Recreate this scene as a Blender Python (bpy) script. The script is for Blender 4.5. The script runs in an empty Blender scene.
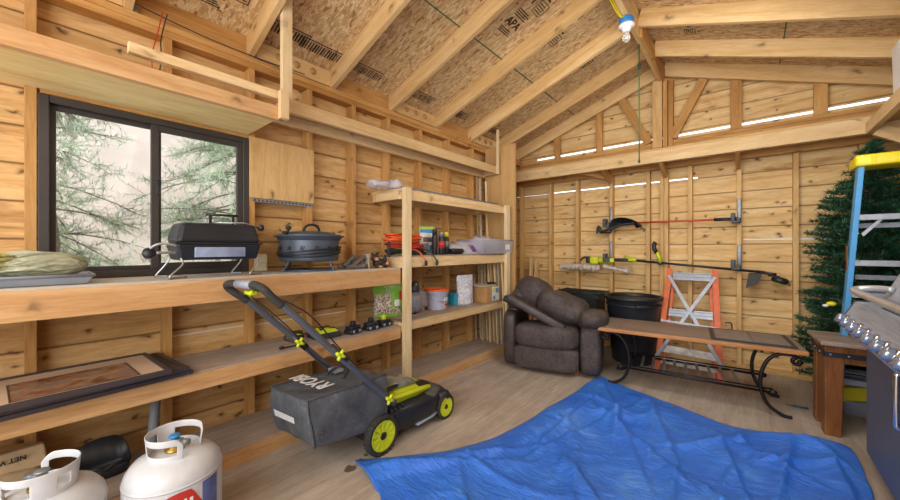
import bpy, bmesh, math, random
from mathutils import Vector, Matrix, Euler, noise
R = math.radians
random.seed(7)
SC = bpy.context.scene
COL = SC.collection

# ------------------------------------------------------------------ object helpers
def wm(o):
    m = o.matrix_basis.copy()
    if o.parent:
        m = wm(o.parent) @ o.matrix_parent_inverse @ m
    return m

def attach(o, p):
    if p is not None:
        o.parent = p
        o.matrix_parent_inverse = wm(p).inverted()

def tag(o, label=None, cat=None, group=None, kind=None):
    if label: o['label'] = label
    if cat: o['category'] = cat
    if group: o['group'] = group
    if kind: o['kind'] = kind
    return o

def thing(name, label, cat, loc=(0, 0, 0), rotz=0.0, group=None, kind=None):
    o = bpy.data.objects.new(name, None)
    o.empty_display_size = 0.05
    COL.objects.link(o)
    o.location = loc
    o.rotation_euler = (0, 0, rotz)
    return tag(o, label, cat, group, kind)

def dup(root, loc, rotz=0.0, label=None, group=None):
    r = root.copy(); COL.objects.link(r)
    r.location = loc
    r.rotation_euler = (0, 0, rotz)
    if label: r['label'] = label
    if group: r['group'] = group
    for ch in list(root.children):
        c = ch.copy(); COL.objects.link(c); c.parent = r
        for g in list(ch.children):
            d = g.copy(); COL.objects.link(d); d.parent = c
    return r

class MB:
    """collects geometry, builds ONE mesh object"""
    def __init__(s):
        s.v = []; s.f = []; s.sm = []; s.mi = []
    def add(s, vs, fs, smooth=False, mi=0, M=None):
        b = len(s.v)
        for p in vs:
            p = Vector(p)
            if M is not None: p = M @ p
            s.v.append(p)
        for f in fs:
            s.f.append([i + b for i in f]); s.sm.append(smooth); s.mi.append(mi)
        return s
    def box(s, x0, x1, y0, y1, z0, z1, M=None, bev=0.0, mi=0):
        if bev > 0:
            bm = bmesh.new()
            bmesh.ops.create_cube(bm, size=1)
            for v in bm.verts:
                v.co = Vector(((x0 + x1) / 2 + v.co.x * (x1 - x0), (y0 + y1) / 2 + v.co.y * (y1 - y0), (z0 + z1) / 2 + v.co.z * (z1 - z0)))
            bev = min(bev, .45 * min(abs(x1 - x0), abs(y1 - y0), abs(z1 - z0)))
            bmesh.ops.bevel(bm, geom=bm.edges[:], offset=bev, segments=2 if bev > .004 else 1, affect='EDGES', profile=.5)
            s.frombm(bm, bev > .004, mi, M)
            return s
        vs = [(x0, y0, z0), (x1, y0, z0), (x1, y1, z0), (x0, y1, z0), (x0, y0, z1), (x1, y0, z1), (x1, y1, z1), (x0, y1, z1)]
        fs = [(0, 3, 2, 1), (4, 5, 6, 7), (0, 1, 5, 4), (1, 2, 6, 5), (2, 3, 7, 6), (3, 0, 4, 7)]
        return s.add(vs, fs, False, mi, M)
    def frombm(s, bm, smooth=True, mi=0, M=None):
        bm.verts.ensure_lookup_table()
        bm.verts.index_update()
        s.add([v.co.copy() for v in bm.verts], [[v.index for v in f.verts] for f in bm.faces], smooth, mi, M)
        bm.free()
        return s
    def hexa(s, pts, mi=0):   # 4 bottom + 4 top corners
        return s.add(pts, [(0, 3, 2, 1), (4, 5, 6, 7), (0, 1, 5, 4), (1, 2, 6, 5), (2, 3, 7, 6), (3, 0, 4, 7)], False, mi)
    def tube(s, pts, r, seg=8, closed=False, mi=0, cap=True, M=None, flat=1.0):
        pts = [Vector(p) for p in pts]
        n = len(pts)
        rr = r if isinstance(r, (list, tuple)) else [r] * n
        vs = []; fs = []
        up = None
        for i, p in enumerate(pts):
            if closed: t = pts[(i + 1) % n] - pts[i - 1]
            else: t = pts[min(i + 1, n - 1)] - pts[max(i - 1, 0)]
            if t.length < 1e-9: t = Vector((0, 0, 1))
            t.normalize()
            if up is None:
                up = Vector((0, 0, 1)) if abs(t.z) < .9 else Vector((1, 0, 0))
            a = t.cross(up)
            if a.length < 1e-6: a = t.orthogonal()
            a.normalize(); b = a.cross(t).normalized(); up = b
            for k in range(seg):
                an = 2 * math.pi * k / seg
                vs.append(p + a * (math.cos(an) * rr[i]) + b * (math.sin(an) * rr[i] * flat))
        m = n if closed else n - 1
        for i in range(m):
            for k in range(seg):
                j = (i + 1) % n
                fs.append((i * seg + k, i * seg + (k + 1) % seg, j * seg + (k + 1) % seg, j * seg + k))
        if cap and not closed:
            fs.append(tuple(range(seg - 1, -1, -1))); fs.append(tuple((n - 1) * seg + k for k in range(seg)))
        return s.add(vs, fs, True, mi, M)
    def lathe(s, prof, c=(0, 0, 0), seg=32, mi=0, M=None, sx=1, sy=1, smooth=True):
        vs = []; fs = []
        for r, z in prof:
            for k in range(seg):
                a = 2 * math.pi * k / seg
                vs.append((c[0] + r * math.cos(a) * sx, c[1] + r * math.sin(a) * sy, c[2] + z))
        n = len(prof)
        for i in range(n - 1):
            for k in range(seg):
                fs.append((i * seg + k, i * seg + (k + 1) % seg, (i + 1) * seg + (k + 1) % seg, (i + 1) * seg + k))
        if prof[0][0] > 1e-5: fs.append(tuple(range(seg - 1, -1, -1)))
        if prof[-1][0] > 1e-5: fs.append(tuple((n - 1) * seg + k for k in range(seg)))
        return s.add(vs, fs, smooth, mi, M)
    def prism(s, poly, d0, d1, axis='y', mi=0, M=None, smooth=False):
        """poly in the plane across axis, extruded d0..d1"""
        def P(a, b, d):
            return {'y': (a, d, b), 'x': (d, a, b), 'z': (a, b, d)}[axis]
        n = len(poly)
        vs = [P(a, b, d0) for a, b in poly] + [P(a, b, d1) for a, b in poly]
        fs = [tuple(range(n))[::-1], tuple(range(n, 2 * n))] + [(i, (i + 1) % n, n + (i + 1) % n, n + i) for i in range(n)]
        return s.add(vs, fs, smooth, mi, M)
    def blob(s, c, size, e=1.0, seg=20, nz=0.0, nf=6.0, M=None, mi=0, seed=0):
        """superellipsoid: e=1 sphere, e<1 boxier; nz wrinkle noise"""
        vs = []; fs = []
        h = seg // 2
        def sp(v, p): return math.copysign(abs(v) ** p, v)
        for i in range(h + 1):
            ph = -math.pi / 2 + math.pi * i / h
            for k in range(seg):
                th = 2 * math.pi * k / seg
                x = sp(math.cos(ph), e) * sp(math.cos(th), e); y = sp(math.cos(ph), e) * sp(math.sin(th), e); z = sp(math.sin(ph), e)
                p = Vector((x * size[0] / 2, y * size[1] / 2, z * size[2] / 2))
                if nz:
                    q = p * nf + Vector((seed * 3.1, seed * 1.7, 0))
                    p *= 1 + nz * noise.noise(q) + nz * .5 * noise.noise(q * 2.3)
                vs.append(p + Vector(c))
        for i in range(h):
            for k in range(seg):
                fs.append((i * seg + k, i * seg + (k + 1) % seg, (i + 1) * seg + (k + 1) % seg, (i + 1) * seg + k))
        return s.add(vs, fs, True, mi, M)
    def build(s, name, mat, parent=None, loc=None, rot=None, bevel=0.0, weld=False, sub=0):
        me = bpy.data.meshes.new(name)
        me.from_pydata([tuple(v) for v in s.v], [], s.f)
        mats = mat if isinstance(mat, (list, tuple)) else [mat]
        for m in mats: me.materials.append(m)
        for p, a, b in zip(me.polygons, s.sm, s.mi):
            p.use_smooth = a; p.material_index = b
        me.update()
        bm = bmesh.new(); bm.from_mesh(me)
        bmesh.ops.remove_doubles(bm, verts=bm.verts[:], dist=1e-5)
        if s.f and len(s.f) < 60000: bmesh.ops.recalc_face_normals(bm, faces=bm.faces[:])
        bm.to_mesh(me); bm.free()
        o = bpy.data.objects.new(name, me)
        COL.objects.link(o)
        if loc is not None: o.location = loc
        if rot is not None: o.rotation_euler = rot
        attach(o, parent)
        if bevel:
            md = o.modifiers.new('b', 'BEVEL'); md.width = bevel; md.segments = 2; md.limit_method = 'ANGLE'; md.angle_limit = R(40)
        if sub:
            md = o.modifiers.new('s', 'SUBSURF'); md.levels = sub; md.render_levels = sub
        return o

def local(o, origin):
    """move mesh origin of an unparented object to origin (keeps world shape)"""
    origin = Vector(origin)
    o.data.transform(Matrix.Translation(-origin)); o.location = origin
    return o

def board(name, p0, p1, w, t, mat, parent=None, roll=0.0, bev=.0015, up=None):
    """timber from p0 to p1 (centre line): local X = grain, w along local Z (tall), t along local Y"""
    p0 = Vector(p0); p1 = Vector(p1)
    d = (p1 - p0); L = d.length; d.normalize()
    u = Vector(up) if up else (Vector((0, 0, 1)) if abs(d.z) < .95 else Vector((1, 0, 0)))
    y = u.cross(d).normalized(); z = d.cross(y).normalized()
    M = Matrix((d, y, z)).transposed()
    if roll: M = M @ Matrix.Rotation(roll, 3, 'X')
    m = MB(); m.box(0, L, -t / 2, t / 2, -w / 2, w / 2, bev=bev)
    o = m.build(name, mat)
    o.rotation_euler = M.to_euler(); o.location = p0
    attach(o, parent)
    return o

def bez(p0, p1, p2, p3, n=12):
    p0, p1, p2, p3 = map(Vector, (p0, p1, p2, p3))
    return [(1 - t) ** 3 * p0 + 3 * (1 - t) ** 2 * t * p1 + 3 * (1 - t) * t * t * p2 + t ** 3 * p3 for t in [i / n for i in range(n + 1)]]

def spline(pts, n=6):
    pts = [Vector(p) for p in pts]; out = []
    for i in range(len(pts) - 1):
        a = pts[max(i - 1, 0)]; b = pts[i]; c = pts[i + 1]; d = pts[min(i + 2, len(pts) - 1)]
        for k in range(n):
            t = k / n
            out.append(.5 * ((2 * b) + (c - a) * t + (2 * a - 5 * b + 4 * c - d) * t * t + (3 * b - a - 3 * c + d) * t ** 3))
    out.append(pts[-1])
    return out

def text_obj(s, size, mat, name, parent, M, extrude=.0004, align='CENTER', bold=0.0):
    cu = bpy.data.curves.new('t', 'FONT'); cu.body = s; cu.size = size; cu.align_x = align; cu.align_y = 'CENTER'; cu.extrude = extrude; cu.offset = bold; cu.resolution_u = 3
    to = bpy.data.objects.new('t', cu); COL.objects.link(to)
    dg = bpy.context.evaluated_depsgraph_get()
    me = bpy.data.meshes.new_from_object(to.evaluated_get(dg))
    bpy.data.objects.remove(to); bpy.data.curves.remove(cu)
    me.materials.clear(); me.materials.append(mat)
    o = bpy.data.objects.new(name, me); COL.objects.link(o)
    o.matrix_basis = M
    attach(o, parent)
    return o

def frame_m(origin, x, y):
    """matrix with local x,y axes along given vectors"""
    x = Vector(x).normalized(); y = Vector(y); z = x.cross(y).normalized(); y = z.cross(x).normalized()
    m = Matrix((x, y, z)).transposed().to_4x4(); m.translation = Vector(origin)
    return m

# ------------------------------------------------------------------ materials
def lin(c):
    if isinstance(c, str):
        c = [int(c[i:i + 2], 16) / 255 for i in (0, 2, 4)]
    return tuple((v / 12.92 if v <= .04045 else ((v + .055) / 1.055) ** 2.4) for v in c[:3]) + (1,)

class NT:
    def __init__(s, name):
        s.m = bpy.data.materials.new(name); s.m.use_nodes = True
        s.t = s.m.node_tree; s.n = s.t.nodes; s.l = s.t.links
        s.b = s.n['Principled BSDF']
    def new(s, typ, **kw):
        n = s.n.new(typ)
        for k, v in kw.items(): setattr(n, k, v)
        return n
    def link(s, a, b): s.l.new(a, b)
    def math(s, op, a, b=None):
        n = s.new('ShaderNodeMath', operation=op)
        for i, v in enumerate((a, b)):
            if v is None: continue
            if isinstance(v, (int, float)): n.inputs[i].default_value = v
            else: s.link(v, n.inputs[i])
        return n.outputs[0]
    def mix(s, fac, a, b, blend='MIX'):
        n = s.new('ShaderNodeMix', data_type='RGBA', blend_type=blend)
        for sock, v in ((n.inputs['Factor'], fac), (n.inputs['A'], a), (n.inputs['B'], b)):
            if isinstance(v, (int, float)): sock.default_value = v
            elif isinstance(v, tuple): sock.default_value = v
            else: s.link(v, sock)
        # RGBA sockets share names; pick the colour ones
        return n
    def mixc(s, fac, a, b, blend='MIX'):
        n = s.new('ShaderNodeMix', data_type='RGBA', blend_type=blend)
        for i, v in ((0, fac), (6, a), (7, b)):
            if isinstance(v, (int, float)): n.inputs[i].default_value = v
            elif isinstance(v, tuple): n.inputs[i].default_value = v
            else: s.link(v, n.inputs[i])
        return n.outputs[2]
    def coord(s, rnd=True):
        tc = s.new('ShaderNodeTexCoord')
        if not rnd: return tc.outputs['Object']
        oi = s.new('ShaderNodeObjectInfo')
        sc = s.new('ShaderNodeVectorMath', operation='ADD')
        mu = s.math('MULTIPLY', oi.outputs['Random'], 37.0)
        s.link(tc.outputs['Object'], sc.inputs[0]); s.link(mu, sc.inputs[1])
        return sc.outputs[0]
    def mapv(s, vec, scale=(1, 1, 1), rot=(0, 0, 0)):
        m = s.new('ShaderNodeMapping'); m.inputs['Scale'].default_value = scale; m.inputs['Rotation'].default_value = rot
        s.link(vec, m.inputs['Vector']); return m.outputs[0]
    def noise(s, vec, scale, detail=4, rough=.55, dist=0.0):
        n = s.new('ShaderNodeTexNoise'); n.inputs['Scale'].default_value = scale; n.inputs['Detail'].default_value = detail
        n.inputs['Roughness'].default_value = rough; n.inputs['Distortion'].default_value = dist
        s.link(vec, n.inputs['Vector']); return n.outputs['Fac']
    def ramp(s, fac, stops):
        r = s.new('ShaderNodeValToRGB'); e = r.color_ramp.elements
        while len(e) < len(stops): e.new(.5)
        for el, (p, c) in zip(e, stops):
            el.position = p; el.color = c
        s.link(fac, r.inputs[0]); return r.outputs[0]
    def bump(s, h, strength=.3, dist=.01):
        b = s.new('ShaderNodeBump'); b.inputs['Strength'].default_value = strength; b.inputs['Distance'].default_value = dist
        s.link(h, b.inputs['Height']); s.link(b.outputs[0], s.b.inputs['Normal'])

def plain(name, col, rough=.5, metal=0.0, nz=.12, nscale=8, bump=0.0, spec=.5, **kw):
    t = NT(name); c = lin(col)
    v = t.coord(False)
    f = t.noise(v, nscale, 4)
    d = tuple(x * (1 - nz * 1.6) for x in c[:3]) + (1,); l = tuple(min(1, x * (1 + nz)) for x in c[:3]) + (1,)
    t.link(t.ramp(f, [(.3, d), (.7, l)]), t.b.inputs['Base Color'])
    t.b.inputs['Roughness'].default_value = rough; t.b.inputs['Metallic'].default_value = metal
    t.b.inputs['Specular IOR Level'].default_value = spec
    if bump: t.bump(t.noise(v, nscale * 6, 3), bump, .004)
    for k, x in kw.items(): t.b.inputs[k].default_value = x
    return t.m

def wood(name, ca, cb, cd, axis='x', knots=.5, plank=None, rnd=True, rough=.65, dirt=0.0, wave=0.0, flat=None):
    """ca light, cb mid, cd dark. plank=(across_axis, pitch) gives per board variation"""
    t = NT(name); v = t.coord(rnd)
    ca, cb, cd = lin(ca), lin(cb), lin(cd)
    bri = None
    if plank:
        ax, pitch = plank
        sep = t.new('ShaderNodeSeparateXYZ'); t.link(v, sep.inputs[0])
        idx = t.math('FLOOR', t.math('DIVIDE', sep.outputs['XYZ'.index(ax.upper())], pitch))
        wn = t.new('ShaderNodeTexWhiteNoise', noise_dimensions='1D'); t.link(idx, wn.inputs['W'])
        bri = wn.outputs['Value']
        off = t.new('ShaderNodeVectorMath', operation='MULTIPLY_ADD')
        cmb = t.new('ShaderNodeCombineXYZ'); 
        for i in range(3): t.link(bri, cmb.inputs[i])
        t.link(cmb.outputs[0], off.inputs[0]); off.inputs[1].default_value = (9, 9, 0) if ax == 'z' else (9, 0, 9); t.link(v, off.inputs[2])
        v = off.outputs[0]
    s = {'x': (1, 9, 9), 'y': (9, 1, 9), 'z': (9, 9, 1)}[axis]
    g1 = t.noise(t.mapv(v, tuple(q * 1.0 for q in s)), 1.3, 4, .5, 1.0)
    g2 = t.noise(t.mapv(v, tuple(q * 5 for q in s)), 2.0, 3, .6)
    col = t.ramp(g1, [(.12, cd), (.42, cb), (.66, ca)])
    col = t.mixc(.22, col, t.ramp(g2, [(.34, cd), (.62, ca)]))
    g3 = t.noise(t.mapv(v, tuple(q * .5 + .8 for q in s)), 3.5, 6, .75, 1.2)
    col = t.mixc(t.math('MULTIPLY', t.ramp(g3, [(.52, (0, 0, 0, 1)), (.75, (1, 1, 1, 1))]), .35), col, cd)
    if wave:
        w = t.new('ShaderNodeTexWave'); w.bands_direction = 'Y' if axis != 'y' else 'X'
        w.inputs['Scale'].default_value = 9; w.inputs['Distortion'].default_value = 9; w.inputs['Detail'].default_value = 2; w.inputs['Detail Scale'].default_value = .6
        t.link(t.mapv(v, {'x': (.35, 1, 1), 'y': (1, .35, 1), 'z': (1, 1, .3)}[axis]), w.inputs['Vector'])
        col = t.mixc(t.math('MULTIPLY', w.outputs['Fac'], wave), col, cd)
    if knots:
        vo = t.new('ShaderNodeTexVoronoi'); vo.voronoi_dimensions = '2D'; vo.inputs['Scale'].default_value = 4.2 if plank else 2.8; vo.inputs['Randomness'].default_value = 1
        dv = t.new('ShaderNodeVectorMath', operation='ADD')
        nn = t.new('ShaderNodeTexNoise'); nn.inputs['Scale'].default_value = 16; t.link(v, nn.inputs['Vector'])
        sc = t.new('ShaderNodeVectorMath', operation='SCALE'); t.link(nn.outputs['Color'], sc.inputs[0]); sc.inputs['Scale'].default_value = .07
        t.link(v, dv.inputs[0]); t.link(sc.outputs[0], dv.inputs[1])
        sk = t.new('ShaderNodeSeparateXYZ'); t.link(dv.outputs[0], sk.inputs[0]); ck = t.new('ShaderNodeCombineXYZ')
        pr = flat or {'x': 'XZ', 'y': 'YZ', 'z': 'ZY'}[axis]
        t.link(sk.outputs['XYZ'.index(pr[0])], ck.inputs[0]); t.link(t.math('MULTIPLY', sk.outputs['XYZ'.index(pr[1])], 1.7), ck.inputs[1])
        t.link(ck.outputs[0], vo.inputs['Vector'])
        k = t.ramp(vo.outputs['Distance'], [(0.03, (1, 1, 1, 1)), (.075, (.45, .45, .45, 1)), (.10, (.22, .22, .22, 1)), (.17, (0, 0, 0, 1))])
        gate = t.math('GREATER_THAN', t.noise(v, 2.1, 1), .47 if plank else (.4 if knots >= .8 else .52))
        kd = tuple(x * .33 for x in cd[:3]) + (1,)
        col = t.mixc(t.math('MULTIPLY', t.math('MULTIPLY', k, gate), knots), col, kd)
    if plank:
        fz = t.math('FRACT', t.math('DIVIDE', sep.outputs['XYZ'.index(plank[0].upper())], plank[1]))
        dist = t.math('MINIMUM', fz, t.math('SUBTRACT', 1.0, fz))
        wob = t.math('MULTIPLY', t.noise(v, 6, 2), .035)
        ln = t.ramp(t.math('SUBTRACT', dist, wob), [(.0, (1, 1, 1, 1)), (.022, (.25, .25, .25, 1)), (.07, (0, 0, 0, 1))])
        col = t.mixc(t.math('MULTIPLY', ln, .62), col, tuple(x * .3 for x in cd[:3]) + (1,))
        stn = t.ramp(t.noise(t.mapv(v, tuple(q * .35 + .4 for q in s)), 1.5, 5, .7, 1.5), [(.565, (0, 0, 0, 1)), (.70, (1, 1, 1, 1))])
        col = t.mixc(t.math('MULTIPLY', stn, .6), col, tuple(x * .75 for x in cd[:3]) + (1,))
    if bri is not None:
        b = t.ramp(bri, [(0, (.76, .73, .68, 1)), (.5, (.93, .92, .9, 1)), (1, (1.0, 1.0, 1.0, 1))])
        col = t.mixc(1.0, col, b, 'MULTIPLY')
    elif rnd:
        oi = t.new('ShaderNodeObjectInfo')
        b = t.ramp(oi.outputs['Random'], [(0, (.82, .79, .75, 1)), (1, (1, 1, 1, 1))])
        col = t.mixc(1.0, col, b, 'MULTIPLY')
    if dirt:
        dn = t.noise(v, 2.3, 6, .7)
        col = t.mixc(t.math('MULTIPLY', t.ramp(dn, [(.45, (0, 0, 0, 1)), (.7, (1, 1, 1, 1))]), dirt), col, tuple(x * .4 for x in cd[:3]) + (1,))
    t.link(col, t.b.inputs['Base Color'])
    t.b.inputs['Roughness'].default_value = rough; t.b.inputs['Specular IOR Level'].default_value = .3
    t.bump(g2, .25, .003)
    return t.m

def osb_mat(name, c0='BE9868', c1='D4B27E', c2='E8D2A6', c3='94683A'):
    t = NT(name); v = t.coord(False)
    cols = None
    for i, (rot, sc) in enumerate(((.4, (26, 84, 26)), (1.3, (28, 90, 28)), (2.3, (24, 78, 24)))):
        vo = t.new('ShaderNodeTexVoronoi'); vo.inputs['Scale'].default_value = 1.0
        m = t.mapv(v, sc, (0, 0, rot)); 
        nn = t.new('ShaderNodeTexNoise'); nn.inputs['Scale'].default_value = 9 + i; t.link(v, nn.inputs['Vector'])
        ad = t.new('ShaderNodeVectorMath', operation='MULTIPLY_ADD'); t.link(nn.outputs['Color'], ad.inputs[0]); ad.inputs[1].default_value = (3, 3, 3); t.link(m, ad.inputs[2])
        t.link(ad.outputs[0], vo.inputs['Vector'])
        sp = t.new('ShaderNodeSeparateColor'); t.link(vo.outputs['Color'], sp.inputs[0])
        r = t.ramp(sp.outputs[0], [(0, lin(c3)), (.12, lin(c0)), (.55, lin(c1)), (1, lin(c2))])
        cols = r if cols is None else t.mixc(t.math('GREATER_THAN', sp.outputs[1], .5), cols, r)
        last = sp.outputs[0]
    big = t.noise(v, 1.4, 3)
    cols = t.mixc(1.0, cols, t.ramp(big, [(.3, (.86, .82, .78, 1)), (.7, (1, 1, 1, 1))]), 'MULTIPLY')
    t.link(cols, t.b.inputs['Base Color']); t.b.inputs['Roughness'].default_value = .7
    t.bump(last, .2, .003)
    return t.m

M = {}
# siding (object-space world-authored, boards run horizontally, pitch .178)
M['siding_back'] = wood('SidingBack', 'F3D59C', 'E3BA7C', 'AE7A42', 'x', .95, ('z', .178), False, .65)
M['siding_left'] = wood('SidingLeft', 'EAC48C', 'D6AA6C', '9A6836', 'y', .9, ('z', .178), False, .65)
M['stud'] = wood('Stud', 'E8C48A', 'D6AC6E', 'AE8048', 'x', .5)
M['stud_dark'] = wood('StudDark', 'D9A866', 'BE8A4C', '8C5E2E', 'x', .5)
M['rafter'] = wood('Rafter', 'ECCB96', 'DCB478', 'B88C54', 'x', .7)
M['pine'] = wood('PineBoard', 'F2D6A8', 'E4C28C', 'C0965E', 'x', .55)
M['fir'] = wood('FirBoard', 'E2B886', 'D0A06A', 'A67244', 'x', .6)
M['brownstud'] = wood('StudLeft', 'DCAE70', 'C89656', '946434', 'x', .5)
M['pine_post'] = wood('PinePost', 'F5E2BE', 'EAD0A0', 'CCA872', 'x', .4)
M['ply_shelf_y'] = wood('ShelfPly', 'BEAC9C', 'A99686', '8C7868', 'y', .0, None, True, .7, .25, .1)
M['ply_counter'] = wood('CounterPly', 'CCC2B2', 'B8AC9C', '9A8C7C', 'y', .0, None, True, .7, .3, .1)
M['plywood_y'] = wood('PlywoodSoffit', 'EFD9A2', 'E2C484', 'C49C58', 'y', .0, None, True, .6, 0, .0)
M['plywood_z'] = wood('PlywoodPanel', 'EECB92', 'E0B87A', 'B98248', 'z', .8, None, True, .6, 0, .0)
M['mdf'] = wood('PanelSheet', 'D9B37C', 'CDA46A', 'B88C54', 'z', .0)
M['floor'] = wood('FloorPly', 'C4B6A6', 'B0A090', '8E7E6E', 'y', .0, None, False, .6, .25, .10, 'YX')
M['osb'] = osb_mat('OSB')
M['grayboard'] = wood('AgedTrim', 'DDD4C2', 'C9BDA6', '9F9078', 'x', .0)
M['black'] = plain('BlackPlastic', '25262A', .45)
M['blackm'] = plain('BlackMetal', '2E3036', .38, .3)
M['iron'] = plain('WroughtIron', '2C2626', .45, .6)
M['slate'] = plain('SlatePaint', '58626F', .45, .35, .08)
M['bronze'] = plain('WindowFrame', '3E3937', .5, .1, .08)
M['steel'] = plain('Steel', 'B9BBBE', .28, .9, .06)
M['alu'] = plain('Aluminium', 'A6ACB6', .42, .35, .1, 20)
M['galv'] = plain('Galvanised', '8E9498', .5, .6, .15, 40)
M['chrome'] = plain('Chrome', 'E6E8EC', .1, 1.0, .02)
M['white'] = plain('WhitePlastic', 'E8E8E4', .45, 0, .05)
M['whitepaint'] = plain('TankPaint', 'CFD1D4', .35, 0, .10, 9, .05)
M['lime'] = plain('LimePlastic', 'C9D61E', .4, 0, .06)
M['orange'] = plain('OrangePlastic', 'E8622A', .45, 0, .08)
M['red'] = plain('RedPlastic', 'C0322A', .45, 0, .08)
M['yellow'] = plain('YellowPlastic', 'F0DC1E', .4, 0, .06)
M['blue'] = plain('BluePlastic', '2E86C8', .4, 0, .06)
M['ladderblue'] = plain('LadderBlue', '4F9FD8', .45, 0, .06)
M['ladderorange'] = plain('LadderOrange', 'DE6A3E', .5, 0, .1, 14)
M['green'] = plain('GreenCord', '1F6B4C', .6, 0, .1)
M['dkgreen'] = plain('DarkGreenCord', '1D3B2E', .6)
M['rubber'] = plain('Rubber', '33322F', .8, 0, .25, 60, .3)
M['greyplast'] = plain('GreyPlastic', '8F95A0', .45, 0, .08)
M['paper'] = plain('KraftPaper', 'B99D78', .8, 0, .18, 10, .2)
M['card'] = plain('Cardboard', 'B98C58', .8, 0, .1)
M['ink'] = plain('Ink', '2A231C', .8, 0, .05)
M['whiteink'] = plain('WhitePrint', 'D8D8D8', .7, 0, .05)
# ------------------------------------------------------------------ camera, light, world
cam = bpy.data.cameras.new('camera'); co = bpy.data.objects.new('camera', cam); COL.objects.link(co)
co.location = (0, 0, 1.2); co.rotation_euler = (R(90), 0, .702)
cam.sensor_width = 36; cam.lens = 36 * 353 / 900; cam.shift_y = -1.4 / 900; cam.clip_start = .02
SC.camera = co
SC.view_settings.view_transform = 'Standard'
SC.view_settings.exposure = 0.0
w = bpy.data.worlds.new('World'); SC.world = w; w.use_nodes = True
wn = w.node_tree.nodes; wl = w.node_tree.links
bg = wn['Background']
sky = wn.new('ShaderNodeTexSky'); sky.sky_type = 'HOSEK_WILKIE'; sky.turbidity = 5; sky.ground_albedo = .5
sky.sun_direction = Vector((-.3, -.5, .8)).normalized()
mixn = wn.new('ShaderNodeMix'); mixn.data_type = 'RGBA'; mixn.inputs[0].default_value = .75
wl.new(sky.outputs[0], mixn.inputs[6]); mixn.inputs[7].default_value = (.92, .96, 1.0, 1)
wl.new(mixn.outputs[2], bg.inputs['Color']); bg.inputs['Strength'].default_value = 2.5

def area(name, loc, target, size, power, col=(1, 1, 1), sy=None):
    l = bpy.data.lights.new(name, 'AREA'); l.energy = power; l.color = col[:3]
    l.shape = 'RECTANGLE'; l.size = size; l.size_y = sy or size
    o = bpy.data.objects.new(name, l); COL.objects.link(o); o.location = loc
    o.rotation_euler = (Vector(target) - Vector(loc)).to_track_quat('-Z', 'Y').to_euler()
    return o
area('door_light', (-.6, -1.3, 1.75), (-1.0, 3.5, 1.5), 2.6, 62, (1, .97, .93), 1.8)
area('lamp_high', (-.3, 1.6, 1.9), (-1.1, 2.6, 3.0), 1.4, 4.5, (1, .95, .88))  # added fill aimed up at the roof, no fixture there
area('lamp_back', (-.2, 2.4, 2.3), (-1.4, 4.4, .6), 1.3, 27, (1, .97, .93))  # added fill that brightens the back of the shed
area('lamp_left', (-.2, .2, 2.2), (-2.4, .4, .6), 1.0, 5, (1, .96, .9))  # added fill for the left shelves, stands for no real lamp
sun = bpy.data.lights.new('sun', 'SUN'); sun.energy = 5; sun.angle = .05
so = bpy.data.objects.new('sun', sun); COL.objects.link(so); so.rotation_euler = Vector((-.02, .32, -1)).to_track_quat('-Z', 'Y').to_euler()

# ------------------------------------------------------------------ shed shell
XL, XS = -2.62, -2.53        # siding face, stud face on the left
XR, XRS = 1.12, 1.03
YB, YBS = 4.64, 4.55         # siding / stud face at the back
RX = -.745                   # ridge
Y0 = -1.3
def roof_z(x):               # underside of the rafters
    return 3.12 - .359 * abs(x - RX)

fl = MB(); fl.box(-2.75, 1.25, Y0, YB + .02, -.05, 0)
tag(fl.build('floor', M['floor']), kind='structure')

def siding(m, axis, u0, u1, face, out, z0, z1, pitch=.178, gaps=(), th=.02, cut=None):
    """horizontal boards with eased edges; out=+-1 outward direction across the wall"""
    z = z0; k = 0
    while z < z1 - 1e-4:
        zt = min(math.floor(z / pitch + 1 + 1e-6) * pitch, z1)
        g = .006 if k in gaps or any(abs(zt - q) < .02 for q in gaps) else .0
        a, b = z, zt - g
        spans = [(u0, u1)]
        if cut and a < cut[3] and b > cut[2]:
            spans = [(u0, cut[0]), (cut[1], u1)]
            if a < cut[2] - .001:
                spans2 = [(cut[0], cut[1], a, cut[2])]
            elif b > cut[3] + .001:
                spans2 = [(cut[0], cut[1], cut[3], b)]
            else: spans2 = []
        else: spans2 = []
        for s in [(p, q, a, b) for p, q in spans] + spans2:
            p, q, a2, b2 = s
            c = .004
            poly = [(face, a2 + c * .6), (face, b2 - c), (face + out * c, b2), (face + out * th, b2), (face + out * th, a2), (face + out * c, a2)]
            if out < 0 and axis == 'x' or out > 0 and axis == 'y': poly = poly[::-1]
            # axis: direction the boards run
            m.prism(poly, p, q, 'x' if axis == 'x' else 'y')
        z = zt; k += 1

# back wall: boards run along X, two open joints let daylight in
mb = MB()
# zones between the open joints (1.97 left bays only, 2.46 full width)
siding(mb, 'x', -2.64, 1.14, YB, 1, 0, 1.958)
siding(mb, 'x', -2.64, -2.05, YB, 1, 1.9635, 1.975); siding(mb, 'x', -.42, 1.14, YB, 1, 1.958, 1.975)
siding(mb, 'x', -2.64, 1.14, YB, 1, 1.9755, 2.448)
siding(mb, 'x', -2.64, -2.30, YB, 1, 2.448, 2.474)
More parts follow.
